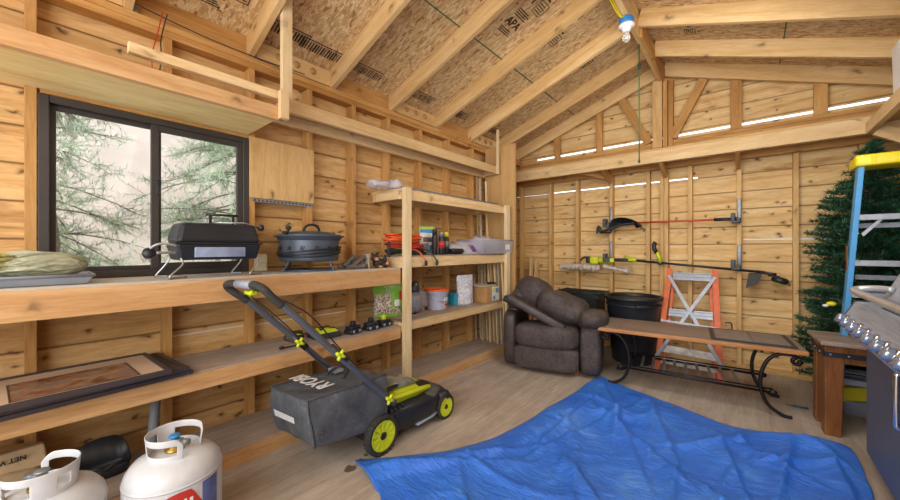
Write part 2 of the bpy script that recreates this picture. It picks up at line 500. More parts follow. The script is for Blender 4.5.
# gable part above the top plate, clipped by the roof line
z = 2.474
while z < 3.25:
    zt = min((math.floor(z / .178 + 1e-6) + 1) * .178, 3.27)
    def xs(zz): return (3.27 - zz) / .359
    a0, a1 = xs(z), xs(zt)
    a0 = min(a0, 1.9); a1 = min(a1, 1.9)
    y0, y1 = YB, YB + .02
    mb.hexa([(RX - a0, y0, z), (RX + a0, y0, z), (RX + a0, y1, z), (RX - a0, y1, z), (RX - a1, y0, zt - .001), (RX + a1, y0, zt - .001), (RX + a1, y1, zt - .001), (RX - a1, y1, zt - .001)])
    z = zt
wb = tag(mb.build('wall_back', M['siding_back']), kind='structure')
STX = [-2.51, -2.065, -1.695, -1.28, -.88, -.70, -.479, -.072, .335, .74]
for x in STX:
    board('stud', (x, YBS + .044, .04), (x, YBS + .044, 2.32), .038, .088, M['stud'], wb, up=(1, 0, 0))
board('stud', (-.742, YBS + .044, .04), (-.742, YBS + .044, 2.32), .038, .088, M['stud'], wb, up=(1, 0, 0))
board('base_plate', (-2.5, YBS + .044, .02), (1.0, YBS + .044, .02), .04, .088, M['stud'], wb)
board('top_plate', (-2.53, YBS + .044, 2.34), (1.03, YBS + .044, 2.34), .038, .088, M['stud_dark'], wb)
board('top_plate', (-2.53, YBS + .044, 2.38), (1.03, YBS + .044, 2.38), .038, .088, M['stud_dark'], wb)
board('ledger', (-2.53, YBS - .02, 2.13), (1.0, YBS - .02, 2.13), .089, .038, M['stud_dark'], wb)
# gable framing
for x in (-1.965, -1.42, -.096, .494):
    board('gable_stud', (x, YBS + .02, 2.40), (x, YBS + .02, roof_z(x) + .05), .075 if x < -.5 else .09, .038, M['stud_dark'], wb, up=(1, 0, 0))
board('king_post', (-.775, YBS - .05, 2.32), (-.775, YBS - .05, 3.07), .095, .038, M['stud'], wb, up=(1, 0, 0))
board('king_post', (-.70, YBS - .02, 2.32), (-.70, YBS - .02, 3.07), .040, .09, M['stud_dark'], wb, up=(1, 0, 0))
board('king_post', (-.655, YBS + .01, 2.32), (-.655, YBS + .01, 3.05), .045, .06, M['stud_dark'], wb, up=(1, 0, 0))
board('web_brace', (-1.16, YBS, 2.98), (-.87, YBS, 2.40), .085, .036, M['stud_dark'], wb, up=(1, 0, 0))
board('web_brace', (-.36, YBS, 2.98), (-.64, YBS, 2.42), .085, .036, M['stud_dark'], wb, up=(1, 0, 0))
# long thin white strip on the wall
tb = MB(); tb.box(-.04, .56, YB - .008, YB - .001, 1.284, 1.297)
tag(tb.build('trim_1', M['white']), kind='structure')

# left wall with the window opening
WY0, WY1, WZ0, WZ1 = .016, .926, 1.05, 1.93
mb = MB(); siding(mb, 'y', Y0, YB, XL, -1, 0, 2.62, cut=(WY0, WY1, WZ0, WZ1))
wl_ = tag(mb.build('wall_left', M['siding_left']), kind='structure')
STY = [-.9, -.49, -.006, .56, .945, 1.354, 1.743, 2.12, 2.537, 2.975, 3.42, 3.85, 4.25]
for y in STY:
    if y == .56:
        board('stud', (XS - .044, .50, .04), (XS - .044, .50, .90), .038, .088, M['brownstud'], wl_, up=(0, 1, 0))
        board('stud', (XS - .044, .50, 2.06), (XS - .044, .50, 2.40), .038, .088, M['brownstud'], wl_, up=(0, 1, 0))
        continue
    board('stud', (XS - .044, y, .04), (XS - .044, y, 2.40), .038, .088, M['brownstud'], wl_, up=(0, 1, 0))
board('base_plate', (XS - .044, Y0, .02), (XS - .044, YB, .02), .04, .088, M['brownstud'], wl_)
board('top_plate', (XS - .044, Y0, 2.42), (XS - .044, YB, 2.42), .038, .088, M['stud_dark'], wl_)
board('top_plate', (XS - .044, Y0, 2.46), (XS - .044, YB, 2.46), .038, .088, M['stud_dark'], wl_)
board('header', (XS - .024, .022, 1.965), (XS - .024, .924, 1.965), .066, .04, M['stud_dark'], wl_)
for a, b in ((.04, .92),):
    tb = MB(); tb.box(XS - .075, XS - .0, WY0 - .0, WY1, WZ0 - .02, WZ0 - .002)
    tb.build('window_sill', M['pine'], wl_)
# thin white light line (string) between the studs below the counter
tb = MB()
for a, b in ((.52, .92), (.97, 1.33), (1.38, 1.72), (1.77, 2.1)):
    tb.box(XL + .001, XL + .006, a, b, .668 + (a - 1) * -.012, .676 + (a - 1) * -.012)
tag(tb.build('trim_2', M['white']), kind='structure')

# right wall (barely in view)
mb = MB(); siding(mb, 'y', Y0, YB, XR, 1, 0, 2.62)
wr = tag(mb.build('wall_right', M['siding_left']), kind='structure')
for y in (-.5, -.1, .3, .7, 1.1, 1.5, 1.9, 2.3, 2.7, 3.1, 3.5, 3.9, 4.3):
    board('stud', (XRS + .044, y, .04), (XRS + .044, y, 2.40), .038, .088, M['stud'], wr, up=(0, 1, 0))
board('base_plate', (XRS + .044, Y0, .02), (XRS + .044, YB, .02), .04, .088, M['stud'], wr)
board('top_plate', (XRS + .044, Y0, 2.42), (XRS + .044, YB, 2.42), .038, .088, M['stud_dark'], wr)

# roof: OSB deck
def zz(x): return roof_z(x) + .149
mb = MB()
for sx in (-1, 1):
    e = RX + sx * 2.25
    for (y0, y1) in ((Y0 - .3, 1.19), (1.192, 3.628), (3.63, YB + .3)):
        y1 -= .0
        pts = [(RX, y0, zz(RX)), (e, y0, zz(e)), (e, y1, zz(e)), (RX, y1, zz(RX))]
        mb.hexa(pts + [(p[0], p[1], p[2] + .012) for p in pts])
ceil = tag(mb.build('ceiling', M['osb']), kind='structure')
RY = [-.89, -.28, .33, .94, 1.55, 2.16, 2.77, 3.38, 3.99, 4.53]
for y in RY:
    for sx in (-1, 1):
        a = RX + sx * .022; b = RX + sx * 1.96
        # centre line: underside + half the depth
        c = .149 / 2
        board('rafter', (a, y, roof_z(a) + c), (b, y, roof_z(b) + c), .14, .038, M['rafter'], ceil, bev=.002)
board('ridge_board', (RX, Y0, 3.15), (RX, YBS, 3.15), .20, .042, M['rafter'], ceil)
board('ridge_board', (RX + .03, 3.42, 3.12), (RX + .03, YBS, 3.12), .16, .02, M['stud_dark'], ceil)
# blocking between the rafters: plain boards and vented boards with round screens
for i in range(len(RY) - 1):
    y0, y1 = RY[i] + .02, RY[i + 1] - .02
    if i % 2 == 1:
        board('blocking', (-2.555, y0, 2.55), (-2.555, y1, 2.55), .12, .03, M['rafter'], ceil)
        for k in range(3):
            yy = y0 + (y1 - y0) * (.3 + .22 * k)
            m = MB(); m.lathe([(0, .014), (.016, .012), (.022, .004), (.026, 0)], seg=20)
            m.build('vent_screen', M['card'], ceil, loc=(-2.54, yy, 2.555), rot=(0, R(90), 0))
    else:
        board('blocking', (-2.575, y0, 2.55), (-2.575, y1, 2.55), .14, .03, M['stud_dark'], ceil)
for y in RY:
    m = MB(); m.box(-.0015, .0015, -.016, .016, -.07, .05); m.box(-.0015, .004, -.02, -.005, .02, .07)
    m.build('metal_tie', M['galv'], ceil, loc=(-2.535, y + .028, 2.47), rot=(R(12), 0, R(8)))
# green chalk string stapled on the deck, and the printed stamps
for sx, xx in ((-1, -1.71), (1, .22)):
    z = zz(xx) - .004
    m = MB(); m.tube([(xx, -1, z), (xx, 4.5, z)], .004, 6)
    m.build('marking_string', M['green'], ceil)
sl = math.atan(.359)
def stamp(x, y, kind, s=1.0):
    """ink print flat on the underside of the deck, reading along Y"""
    sgn = 1 if x < RX else -1
    up = Vector((math.cos(sl) * sgn, 0, math.sin(sl)))      # up slope
    o = Vector((x, y, zz(x) - .0035))
    ax = Vector((0, 1, 0)) * (1 if sgn < 0 else 1)
    Mx = frame_m(o, ax, up)
    if (Mx.to_3x3() @ Vector((0, 0, 1))).z > 0:
        Mx = frame_m(o, ax, -up)
    m = MB()
    def q(x0, x1, y0, y1): m.box(x0 * s, x1 * s, y0 * s, y1 * s, -.0004, .0004)
    if kind == 'apa':
        text_obj('APA', .085 * s, M['ink'], 'printed_letters', ceil, Mx, bold=.002)
        for k in range(4): q(-.07, .07 - .02 * (k % 2), .055 + k * .016, .062 + k * .016)
        for k in range(3): q(-.07, .05 + .01 * k, -.062 - k * .016, -.055 - k * .016)
    elif kind == 'box':
        q(-.06, .06, .05, .056); q(-.06, .06, -.056, -.05); q(-.06, -.054, -.056, .056); q(.054, .06, -.056, .056)
        for k in range(4): q(-.045, .045 - .015 * (k % 2), -.035 + k * .02, -.028 + k * .02)
        q(-.12, -.105, -.02, .02); q(-.015, .015, .075, .09)
    else:
        rr = random.Random(int(x * 100 + y * 10))
        for k in range(16): q(-.14 + k * .018, -.14 + k * .018 + rr.uniform(.004, .011), -.035, .035)
        q(-.14, .14, .045, .052)
    m.build('printed_stamp', M['ink'], ceil, loc=Mx.to_translation(), rot=Mx.to_euler())
for x, y, k, s in ((-2.42, .45, 'bar', 1.2), (-2.36, .66, 'apa', 1.0), (-2.30, .80, 'box', .9), (-2.4, 1.12, 'bar', 1.1), (-2.42, 1.38, 'bar', 1.1), (-2.42, 1.78, 'bar', 1.1), (-2.42, 2.42, 'bar', 1.1), (-2.42, 3.0, 'bar', 1.1), (-2.42, 3.65, 'bar', 1.0),
                   (-1.45, 2.5, 'apa', 1.1), (-1.25, 2.58, 'box', 1.0), (-1.32, 3.0, 'box', 1.0), (-1.25, 3.62, 'box', 1.0), (-1.2, 4.15, 'bar', .7),
                   (-.42, 3.2, 'apa', .8), (-.40, 3.8, 'box', .8), (-.38, 4.25, 'bar', .6)):
    stamp(x, y, k, s)

# tie beam in front of the back wall with knee braces
tb_ = thing('tie_beam', 'heavy wooden beam crossing the shed in front of the back wall', 'beam', (-.75, 4.2, 2.19))
board('beam', (-2.52, 4.2, 2.155), (1.02, 4.2, 2.155), .125, .06, M['pine'], tb_)
board('cap_board', (-2.5, 4.24, 2.228), (1.02, 4.24, 2.228), .016, .13, M['stud'], tb_)
board('cap_board', (-2.5, 4.27, 2.243), (1.02, 4.27, 2.243), .012, .12, M['stud_dark'], tb_)
for x in (-1.28, -.70, -.08):
    board('brace', (x, 4.24, 2.12), (x, 4.53, 2.02), .07, .036, M['stud_dark'], tb_)
board('brace', (-1.60, 4.24, 2.16), (-1.28, 4.52, 2.05), .07, .036, M['stud_dark'], tb_)

# window
wd = thing('window_1', None, None, (-2.56, .47, 1.05), kind='structure')
m = MB(); fx0, fx1 = -2.60, -2.525; f = .036
m.box(fx0, fx1, WY0, WY0 + f, WZ0, WZ1, bev=.003); m.box(fx0, fx1, WY1 - f, WY1, WZ0, WZ1, bev=.003)
m.box(fx0, fx1, WY0 + f, WY1 - f, WZ0, WZ0 + f, bev=.003); m.box(fx0, fx1, WY0 + f, WY1 - f, WZ1 - f, WZ1, bev=.003)
m.build('window_frame', M['bronze'], wd)
def sash(y0, y1, x, wdt):
    m = MB(); z0, z1 = WZ0 + f, WZ1 - f
    m.box(x - .012, x + .012, y0, y0 + wdt, z0, z1, bev=.002); m.box(x - .012, x + .012, y1 - wdt, y1, z0, z1, bev=.002)
    m.box(x - .012, x + .012, y0 + wdt, y1 - wdt, z0, z0 + wdt, bev=.002); m.box(x - .012, x + .012, y0 + wdt, y1 - wdt, z1 - wdt, z1, bev=.002)
    o = m.build('sash', M['bronze'], wd)
    g = MB(); g.box(x - .002, x + .002, y0 + wdt * .7, y1 - wdt * .7, z0 + wdt * .7, z1 - wdt * .7)
    g.build('pane', GLASS, o)
    return o
gt = NT('WindowGlass'); gt.b.inputs['Base Color'].default_value = (.95, .97, .97, 1); gt.b.inputs['Roughness'].default_value = .02
tr = gt.new('ShaderNodeBsdfTransparent'); gl = gt.new('ShaderNodeBsdfGlossy'); gl.inputs['Roughness'].default_value = .03
ms = gt.new('ShaderNodeMixShader'); ms.inputs[0].default_value = .025
gt.link(tr.outputs[0], ms.inputs[1]); gt.link(gl.outputs[0], ms.inputs[2]); gt.link(ms.outputs[0], gt.n['Material Output'].inputs[0])
GLASS = gt.m
sash(WY0 + f, .475, -2.575, .022); sl_ = sash(.425, WY1 - f, -2.545, .034)
m = MB(); m.box(-2.536, -2.522, .448, .462, 1.50, 1.56, bev=.003); m.box(-2.54, -2.518, .45, .46, 1.58, 1.60, bev=.002)
m.build('latch', M['blackm'], wd)

# ------------------------------------------------------------------ outside the window
og = plain('DryGround', 'B8B8A4', .9, 0, .2, 3)
m = MB(); m.box(-16, -2.8, -10, 14, -.35, -.3)
tag(m.build('ground_outside', og), kind='structure')
m = MB(); siding(m, 'y', -8, 10, -7.0, 1, -.3, 4.6, pitch=.34, th=.03)
nb = m.build('neighbouring_building', plain('PinkSiding', 'EEDCD4', .8, 0, .10, 2))  # siding colour lightened so the outdoors looks overexposed
tag(nb, 'faded pinkish building wall seen outside behind the pine branches', 'building')
need = plain('PineNeedles', 'B4CCAE', .7, 0, .35, 5)
needd = plain('PineNeedlesPale', 'CEDEC8', .7, 0, .35, 5)
bark = plain('PineBark', '8E867E', .9, 0, .25, 10)
def pine(loc, h, rad, seed, label, matn, nb_=70, per=20):
    rr = random.Random(seed)
    t = thing('pine_tree', label, 'tree', loc, group=None)
    L = Vector(loc)
    tr_ = MB(); tr_.tube([L + Vector((rr.uniform(-.03, .03) * k, rr.uniform(-.03, .03) * k, h * k / 6)) for k in range(7)], [.075 * (1 - .14 * k) for k in range(7)], 8)
    tr_.build('trunk', bark, t)
    fo = MB(); br = MB()
    V = Vector; cr_ = 0
    for i in range(nb_):
        zf = rr.uniform(.10, 1); a = rr.uniform(0, 2 * math.pi); ln = rad * (1.05 - zf * .75) * rr.uniform(.6, 1.1)
        p = L + V((0, 0, h * zf)); d = V((math.cos(a), math.sin(a), rr.uniform(-.35, .25)))
        if p.z > 3.6 or p.z + d.z * ln < .2: continue
        def at(q): return p + d * ln * q + V((0, 0, -.22 * ln * q * q))
        br.tube([at(q) for q in (0, .35, .7, 1)], [.008, .006, .004, .002], 4)
        for j in range(per):
            q = .15 + .85 * rr.random(); b0 = at(q)
            tw = (d * .8 + V((rr.gauss(0, .5), rr.gauss(0, .5), rr.gauss(-.1, .4)))).normalized()
            tl = rr.uniform(.14, .30)
            br.add([b0 - V((0, 0, .002)), b0 + V((0, 0, .002)), b0 + tw * tl], [(0, 1, 2)])
            for n_ in range(30):
                base = b0 + tw * tl * (n_ / 30)
                dd = (tw * .75 + V((rr.gauss(0, .6), rr.gauss(0, .6), rr.gauss(0, .6)))).normalized() * rr.uniform(.05, .09)
                sd = V((dd.y, -dd.x, dd.z * .3)).normalized() * .0036
                fo.add([base - sd, base + sd, base + dd], [(0, 1, 2)])
    br.build('branches', bark, t)
    fo.build('foliage', matn, t)
pine((-4.35, 1.5, -.3), 5.0, 1.25, 3, 'pine tree right outside the right window pane, dense pale green needles', needd, 190, 20)
pine((-4.5, .05, -.3), 4.6, 1.05, 5, 'pine tree outside the left window pane with sparse drooping branches', needd, 170, 18)
pine((-5.7, 2.6, -.3), 5.5, 1.15, 8, 'darker pine tree standing further off outside the right window pane', need, 150, 16)
# ------------------------------------------------------------------ built-in shelves on the left wall
XF = -2.151
def shelf(name, label, y0, y1, ztop, hb, ply, front=True, xback=XS - .0, xf=XF, th=.012, supports=True):
    t = thing(name, label, 'shelf', ((xf + xback) / 2, (y0 + y1) / 2, ztop - hb))
    m = MB(); m.box(xback, xf - .002, y0, y1, -.0, th, bev=.001)
    # top sheet, notched behind by the studs
    o = m.build('shelf_top', ply, t, loc=(0, 0, ztop)); 
    board('front_board', (xf - .019, y0, ztop - hb / 2), (xf - .019, y1, ztop - hb / 2), hb, .038, M['fir'], t, bev=.002)
    board('back_board', (xback + .019, y0, ztop - hb / 2), (xback + .019, y1, ztop - hb / 2), hb, .036, M['stud'], t)
    return t
cs = shelf('counter_shelf', 'long pine wall shelf under the window carrying the grill and fire pit', Y0 + .1, 1.925, 1.035, .12, M['ply_counter'])
for y in (-.5, .56, 1.33):
    board('cross_support', (XS + .04, y, .975), (XF - .04, y, .975), .10, .036, M['stud'], cs)
m = MB()   # strips of shelf sheet reaching the siding between the studs
ms_ = shelf('wall_shelf', 'middle pine wall shelf with the picture frames and green charger', Y0 + .1, 1.925, .56, .086, M['ply_shelf_y'])
for y in (-.5, .56, 1.33):
    board('cross_support', (XS + .04, y, .515), (XF - .04, y, .515), .08, .036, M['stud'], ms_)
bs = thing('bottom_shelf', 'low platform shelf near the floor running under all the wall shelves', 'shelf', (-2.34, 1.2, 0))
m = MB(); m.box(XS, XF - .002, Y0 + .1, 3.60, .088, .1, bev=.001); m.build('shelf_top', M['ply_shelf_y'], bs)
board('front_board', (XF - .019, Y0 + .1, .044), (XF - .019, 3.66, .044), .088, .038, M['fir'], bs)
board('back_board', (XS + .019, Y0 + .1, .044), (XS + .019, 3.60, .044), .088, .036, M['stud'], bs)

# free standing part with two posts and three shelves
su = thing('shelving_unit', 'pine shelving unit with two posts and three loaded shelves beside the recliner', 'shelving unit', (-2.3, 2.76, 0))
for y in (1.975, 3.545):
    board('post', (XF + .019, y, 0), (XF + .019, y, 1.70), .076, .038, M['pine_post'], su, up=(0, 1, 0), bev=.003)
for z, hb, ya in ((1.68, .075, 1.935), (1.13, .088, 1.935), (.595, .072, 1.935)):
    m = MB(); m.box(XS, XF - .002, ya, 3.44, z, z + .012, bev=.001)
    m.build('shelf_top', M['ply_shelf_y'] if z < 1.6 else M['pine'], su)
    board('front_board', (XF - .019, ya, z - hb / 2), (XF - .019, 3.59, z - hb / 2), hb, .038, M['pine'], su)
    board('back_board', (XS + .019, (ya - .14 if 1 < z < 1.5 else ya), z - hb / 2), (XS + .019, 3.50, z - hb / 2), hb, .036, M['stud'], su)
    board('cross_support', (XS + .04, ya + .018, z - hb / 2), (XF - .04, ya + .018, z - hb / 2), hb * .95, .036, M['pine'], su)
    board('cross_support', (XS + .04, 3.43, z - hb / 2), (XF - .04, 3.43, z - hb / 2), hb * .95, .036, M['stud'], su)

# window ledge / box above the window
ul = thing('upper_ledge', 'overhead storage ledge with pale plywood underside above the window', 'shelf', (-2.31, 0, 1.95))
m = MB(); m.box(XS, -2.13, Y0 + .3, .915, 1.95, 1.962); m.build('plywood_bottom', M['plywood_y'], ul)
board('front_board', (-2.107, Y0 + .3, 1.989), (-2.107, .93, 1.989), .078, .038, M['fir'], ul)
board('end_board', (XS, .897, 2.005), (-2.13, .897, 2.005), .085, .036, M['pine'], ul)
board('end_block', (-2.068, .945, 1.955), (-2.068, .945, 2.115), .05, .036, M['pine'], ul, up=(0, 1, 0))
board('guard_rail', (-2.12, .275, 2.100), (-2.12, .965, 2.100), .045, .038, M['pine'], ul)
# long high shelf
ls = thing('long_high_shelf', 'long narrow high shelf frame fixed below the left rafters', 'shelf', (-2.4, 2.35, 2.09))
board('front_board', (-2.31, 1.06, 2.135), (-2.31, 3.63, 2.135), .089, .038, M['pine'], ls)
board('back_board', (-2.511, .95, 2.112), (-2.511, 3.63, 2.112), .075, .036, M['pine'], ls)
board('end_board', (XS + .04, 1.08, 2.135), (-2.33, 1.08, 2.135), .085, .036, M['pine'], ls)
board('end_board', (XS + .04, 3.61, 2.135), (-2.33, 3.61, 2.135), .085, .036, M['pine'], ls)
m = MB(); m.box(-2.52, -2.33, 1.1, 3.59, 2.150, 2.160); m.build('shelf_top', wood('HighShelfPly', 'B98A58', 'A67848', '84582E', 'y', 0), ls)
board('hanger', (-2.15, .998, 2.03), (-2.15, .998, 2.755), .060, .036, M['pine_post'], ls, up=(0, 1, 0))
board('hanger', (-2.285, 3.585, 2.09), (-2.285, 3.585, 2.62), .036, .02, M['pine_post'], ls, up=(0, 1, 0))

# right side high shelf (mirrored) with brace
rs = thing('right_high_shelf', 'high shelf with light front board over the blue ladder', 'shelf', (.86, 2.4, 2.09))
board('front_board', (.71, .9, 2.125), (.71, 4.165, 2.125), .089, .038, M['pine'], rs)
m = MB(); m.box(.73, XRS, .9, 4.16, 2.155, 2.167); m.build('shelf_top', M['plywood_y'], rs)
board('brace', (.735, 4.08, 2.09), (1.02, 4.08, 1.90), .085, .036, M['pine'], rs)
wp = MB(); wp.prism([(3.36, 2.172), (3.52, 2.172), (3.55, 2.47), (3.40, 2.47)], .700, .718, 'x')
tag(local(wp.build('board_offcut', M['white']), (.71, 3.45, 2.172)), 'white board offcut standing on the right high shelf', 'board')

# ------------------------------------------------------------------ panels and sticks at the far end of the shelves
pn = thing('sheet_stack', 'tall stack of brown panel sheets on edge beyond the shelving unit', 'boards', (-2.3, 3.72, 0))
for i, (dx, h_) in enumerate(((0, 2.44), (.0, 2.45), (-.02, 2.40))):
    m = MB(); m.box(-2.52, -2.105 + dx, 3.665 + i * .022, 3.683 + i * .022, 0.002, h_, bev=.001)
    m.build('sheet', M['mdf'], pn)
rr = random.Random(4)
sm_ = [M['grayboard'], M['pine_post'], M['pine'], M['grayboard'], M['whitewood'] if 'whitewood' in M else M['pine_post']]
for i in range(13):
    x = -2.57 + i * .034; hh = (2.02, 1.98, 1.15, 1.95, 1.05, 1.12, 1.9, 1.02, 1.1, .98, 1.06, 1.0, .94)[i]
    if i > 8: hh = min(hh, 1.06)
    y = 3.475 + .045 * (i % 3)
    o = board('trim_stick', (x + .05, y, .102), (x - .02 + rr.uniform(-.01, .01), y + .015, .1 + hh), rr.uniform(.026, .042), .010, sm_[i % 5], None, up=(0, 1, 0))
    tag(o, 'thin wooden trim strip leaning upright in the bundle behind the end of the shelving unit', 'strip', 'trim strips leaning behind the shelving unit')

# plywood panel + perforated strip beside window, outlet box, wires
m = MB(); m.box(XS + .001, XS + .013, .927, 1.378, 1.54, 1.945, bev=.001)
tag(local(m.build('plywood_panel', M['plywood_z']), (XS, 1.15, 1.54)), 'square knotty plywood panel screwed to the studs beside the window', 'panel')
ps = thing('metal_strip', 'perforated grey metal strip fixed below the plywood panel', 'metal strip', (XS + .01, 1.15, 1.525))
m = MB(); m.box(XS + .002, XS + .006, .945, 1.37, 1.515, 1.537); m.build('strip', M['galv'], ps)
m = MB()
for k in range(16): m.lathe([(.0055, 0), (.0055, .001)], seg=10, M=Matrix.Translation((XS + .0065, .96 + k * .026, 1.526)) @ Matrix.Rotation(R(90), 4, 'Y'))
m.build('hole', M['ink'], ps)
ob = thing('outlet_box', 'beige electrical outlet box behind the grill beside the window', 'outlet', (-2.5, .985, 1.09))
m = MB(); m.box(XS, XS + .035, .955, 1.03, 1.05, 1.165, bev=.003); m.build('box', plain('OutletBeige', 'DCD6BE', .5), ob)
m = MB(); m.box(XS + .035, XS + .048, .965, 1.02, 1.075, 1.105, bev=.002); m.build('cover', plain('OutletCover', 'CFC8AC', .5), ob)
for k, (c, dx) in enumerate((('red', 0), ('blackm', .02))):
    m = MB(); m.tube(spline([(-2.50, .47 + dx, 2.52), (-2.49, .44 + dx, 2.36), (-2.48, .42 + dx * 2, 2.25), (-2.5, .43 + dx, 2.12), (-2.51, .45 + dx, 2.04)]), .0028, 6)
    tag(local(m.build('loose_wire', M[c]), (-2.5, .45, 2.2)), ('loose red wire' if k == 0 else 'loose dark wire') + ' dangling above the window ledge', 'wire')
m = MB(); m.tube(spline([(-2.50, -.2, 2.585), (-2.5, .5, 2.49), (-2.5, .9, 2.47), (-2.51, 1.3, 2.49)]), .003, 6)
tag(local(m.build('cable', M['blackm']), (-2.5, .5, 2.49)), 'thin dark cable running along the left top plate', 'cable')

# bulb fixture on the ridge, green cord
bf = thing('ceiling_bulb', 'bare bulb in white holder on a blue round box under the ridge', 'light', (RX, 3.06, 2.95))
m = MB(); m.lathe([(.052, 0), (.055, .01), (.055, .045), (.05, .052)], (RX, 3.06, 2.985), 28); m.build('junction_box', M['blue'], bf)
m = MB(); m.lathe([(.022, -.03), (.03, -.022), (.034, 0), (.058, .008), (.06, .02), (.055, .028)], (RX, 3.06, 2.958), 28); m.build('lamp_holder', M['white'], bf)
gb = NT('BulbGlass'); gb.b.inputs['Base Color'].default_value = (.95, .95, .95, 1); gb.b.inputs['Transmission Weight'].default_value = .8; gb.b.inputs['Roughness'].default_value = .08
m = MB(); m.lathe([(0, -.085), (.018, -.08), (.029, -.062), (.031, -.045), (.022, -.02), (.014, -.004), (.013, .0)], (RX, 3.06, 2.93), 24); m.build('bulb', gb.m, bf)
m = MB(); m.tube(spline([(RX, 3.03, 3.03), (RX - .03, 2.99, 3.05), (RX - .028, 2.6, 3.06), (RX - .03, 2.2, 3.07), (RX - .028, 1.0, 3.07)]), .005, 6)
m.tube(spline([(RX, 3.01, 3.03), (RX - .035, 2.96, 3.035), (RX - .036, 2.5, 3.04), (RX - .034, 1.0, 3.05)]), .005, 6)
m.build('cable', M['yellow'], bf)
hc = thing('hanging_cord', 'green cord knotted and hanging straight down from the ridge', 'cord', (-.757, 3.55, 2.0))
m = MB(); m.tube([(-.757, 3.55, 3.05), (-.757, 3.55, 2.8), (-.755, 3.55, 2.4), (-.757, 3.55, 2.0)], .0055, 8); m.build('cord', M['green'], hc)
m = MB(); m.blob((-.757, 3.55, 2.85), (.028, .028, .075), 1, 12, .2, 60); m.build('knot', M['dkgreen'], hc)
m = MB(); m.lathe([(0, -.016), (.011, -.008), (.008, .012), (0, .02)], (-.757, 3.55, 1.99), 10)
m.build('knot', M['dkgreen'], hc)

# ------------------------------------------------------------------ things on the counter
# grey tray with corn husks
ty = thing('plastic_tray', 'shallow grey plastic tray on the counter under the dried husk bundle', 'tray', (-2.3, -.06, 1.047))
m = MB()
x0, x1, y0, y1 = -2.47, -2.175, -.36, .175
m.hexa([(x0 + .02, y0 + .02, 1.048), (x1 - .02, y0 + .02, 1.048), (x1 - .02, y1 - .02, 1.048), (x0 + .02, y1 - .02, 1.048), (x0, y0, 1.085), (x1, y0, 1.085), (x1, y1, 1.085), (x0, y1, 1.085)])
m.build('tray', M['greyplast'], ty, bevel=.004)
m = MB(); m.tube([(x0, y0, 1.085), (x1, y0, 1.085), (x1, y1, 1.085), (x0, y1, 1.085)], .007, 6, closed=True); m.build('rim', M['greyplast'], ty)
hk = NT('Husk'); v = hk.coord(False)
g = hk.noise(hk.mapv(v, (50, 5, 50), (.2, .1, .4)), 1.2, 4, .6, 1.2)
hk.link(hk.ramp(g, [(.3, lin('77775A')), (.5, lin('A3A488')), (.68, lin('C6C7AC'))]), hk.b.inputs['Base Color']); hk.b.inputs['Roughness'].default_value = .7; hk.bump(g, .6, .01)
hy = thing('husk_bundle', 'bundle of dried pale green husks with yellow tips lying in the tray', 'husks', (-2.3, 0, 1.085))
m = MB()
rr = random.Random(2)
m.blob((-2.3, .02, 1.130), (.18, .28, .115), .9, 32, .06, 9)
for i in range(60):
    a = rr.uniform(0, math.pi * 2); ra = rr.uniform(.07, .09)
    pts = []
    for q in range(6):
        t_ = q / 5; y = -.13 + .28 * t_ ; k = math.sin(math.pi * min(1, .12 + t_ * .86)) ** .6
        pts.append((-2.3 + math.cos(a + t_ * 1.0) * ra * k, y, 1.105 + abs(math.sin(a + t_ * 1.0)) * ra * k * .95))
    m.tube(pts, [.008, .016, .022, .022, .016, .006], 6, flat=.35)
m.build('leaf_mass', hk.m, hy)
m = MB()
for i in range(46):
    a = rr.uniform(-1, 1); z = 1.13 + rr.uniform(-.012, .035)
    m.tube([(-2.28 + a * .05, -.03, z), (-2.27 + a * .08, -.085, z + rr.uniform(-.005, .02)), (-2.25 + a * .09, -.15 - rr.uniform(0, .05), z - .025 + rr.uniform(-.01, .01))], [.006, .005, .0015], 4)
m.build('tips', plain('HuskTips', 'C9C06A', .7, 0, .3, 60), hy)

# table top gas grill
gg = thing('tabletop_grill', 'small black tabletop gas grill with folding wire legs before the window', 'grill', (-2.34, .68, 1.047))
gx0, gx1, gy0, gy1 = -2.43, -2.195, .468, .872
def rbox(m, x0, x1, y0, y1, z0, z1, ins0, ins1, mi=0):
    m.hexa([(x0 + ins0, y0 + ins0, z0), (x1 - ins0, y0 + ins0, z0), (x1 - ins0, y1 - ins0, z0), (x0 + ins0, y1 - ins0, z0), (x0 + ins1, y0 + ins1, z1), (x1 - ins1, y0 + ins1, z1), (x1 - ins1, y1 - ins1, z1), (x0 + ins1, y1 - ins1, z1)], mi)
m = MB(); rbox(m, gx0, gx1, gy0, gy1, 1.14, 1.225, .018, 0); m.build('firebox', M['blackm'], gg, bevel=.010)
m = MB(); rbox(m, gx0, gx1, gy0, gy1, 1.232, 1.338, 0, .024)
m.build('lid', M['blackm'], gg, bevel=.018)
m = MB(); m.box(gx0 - .006, gx1 + .008, gy0 - .006, gy1 + .006, 1.224, 1.233, bev=.003); m.build('lid_rim', M['black'], gg)
m = MB()
for k in range(3):
    y = .545 + k * .115
    m.box(gx1 - .016, gx1 - .010, y, y + .085, 1.272, 1.281)
m.build('vent_slot', M['ink'], gg)
m = MB(); m.box(gx1 - .018, gx1 + .0005, .545, .785, 1.155, 1.208, bev=.001)
m.build('heat_shield', plain('MirrorPanel', '9AA8C8', .25, .2, .25, 9), gg, rot=None)  # pale blue panel paints a window reflection onto the firebox front
m = MB()
for s in (0, 1):
    m.box(-2.318 , -2.308, .640 + s * .115, .652 + s * .115, 1.335, 1.388)
m.tube([(-2.313, .625, 1.392), (-2.313, .785, 1.392)], .007, 8)
m.build('lid_handle', M['black'], gg)
def wleg(pts, nm): 
    m = MB(); m.tube(spline(pts, 5), .0045, 8); m.build(nm, M['steel'], gg)
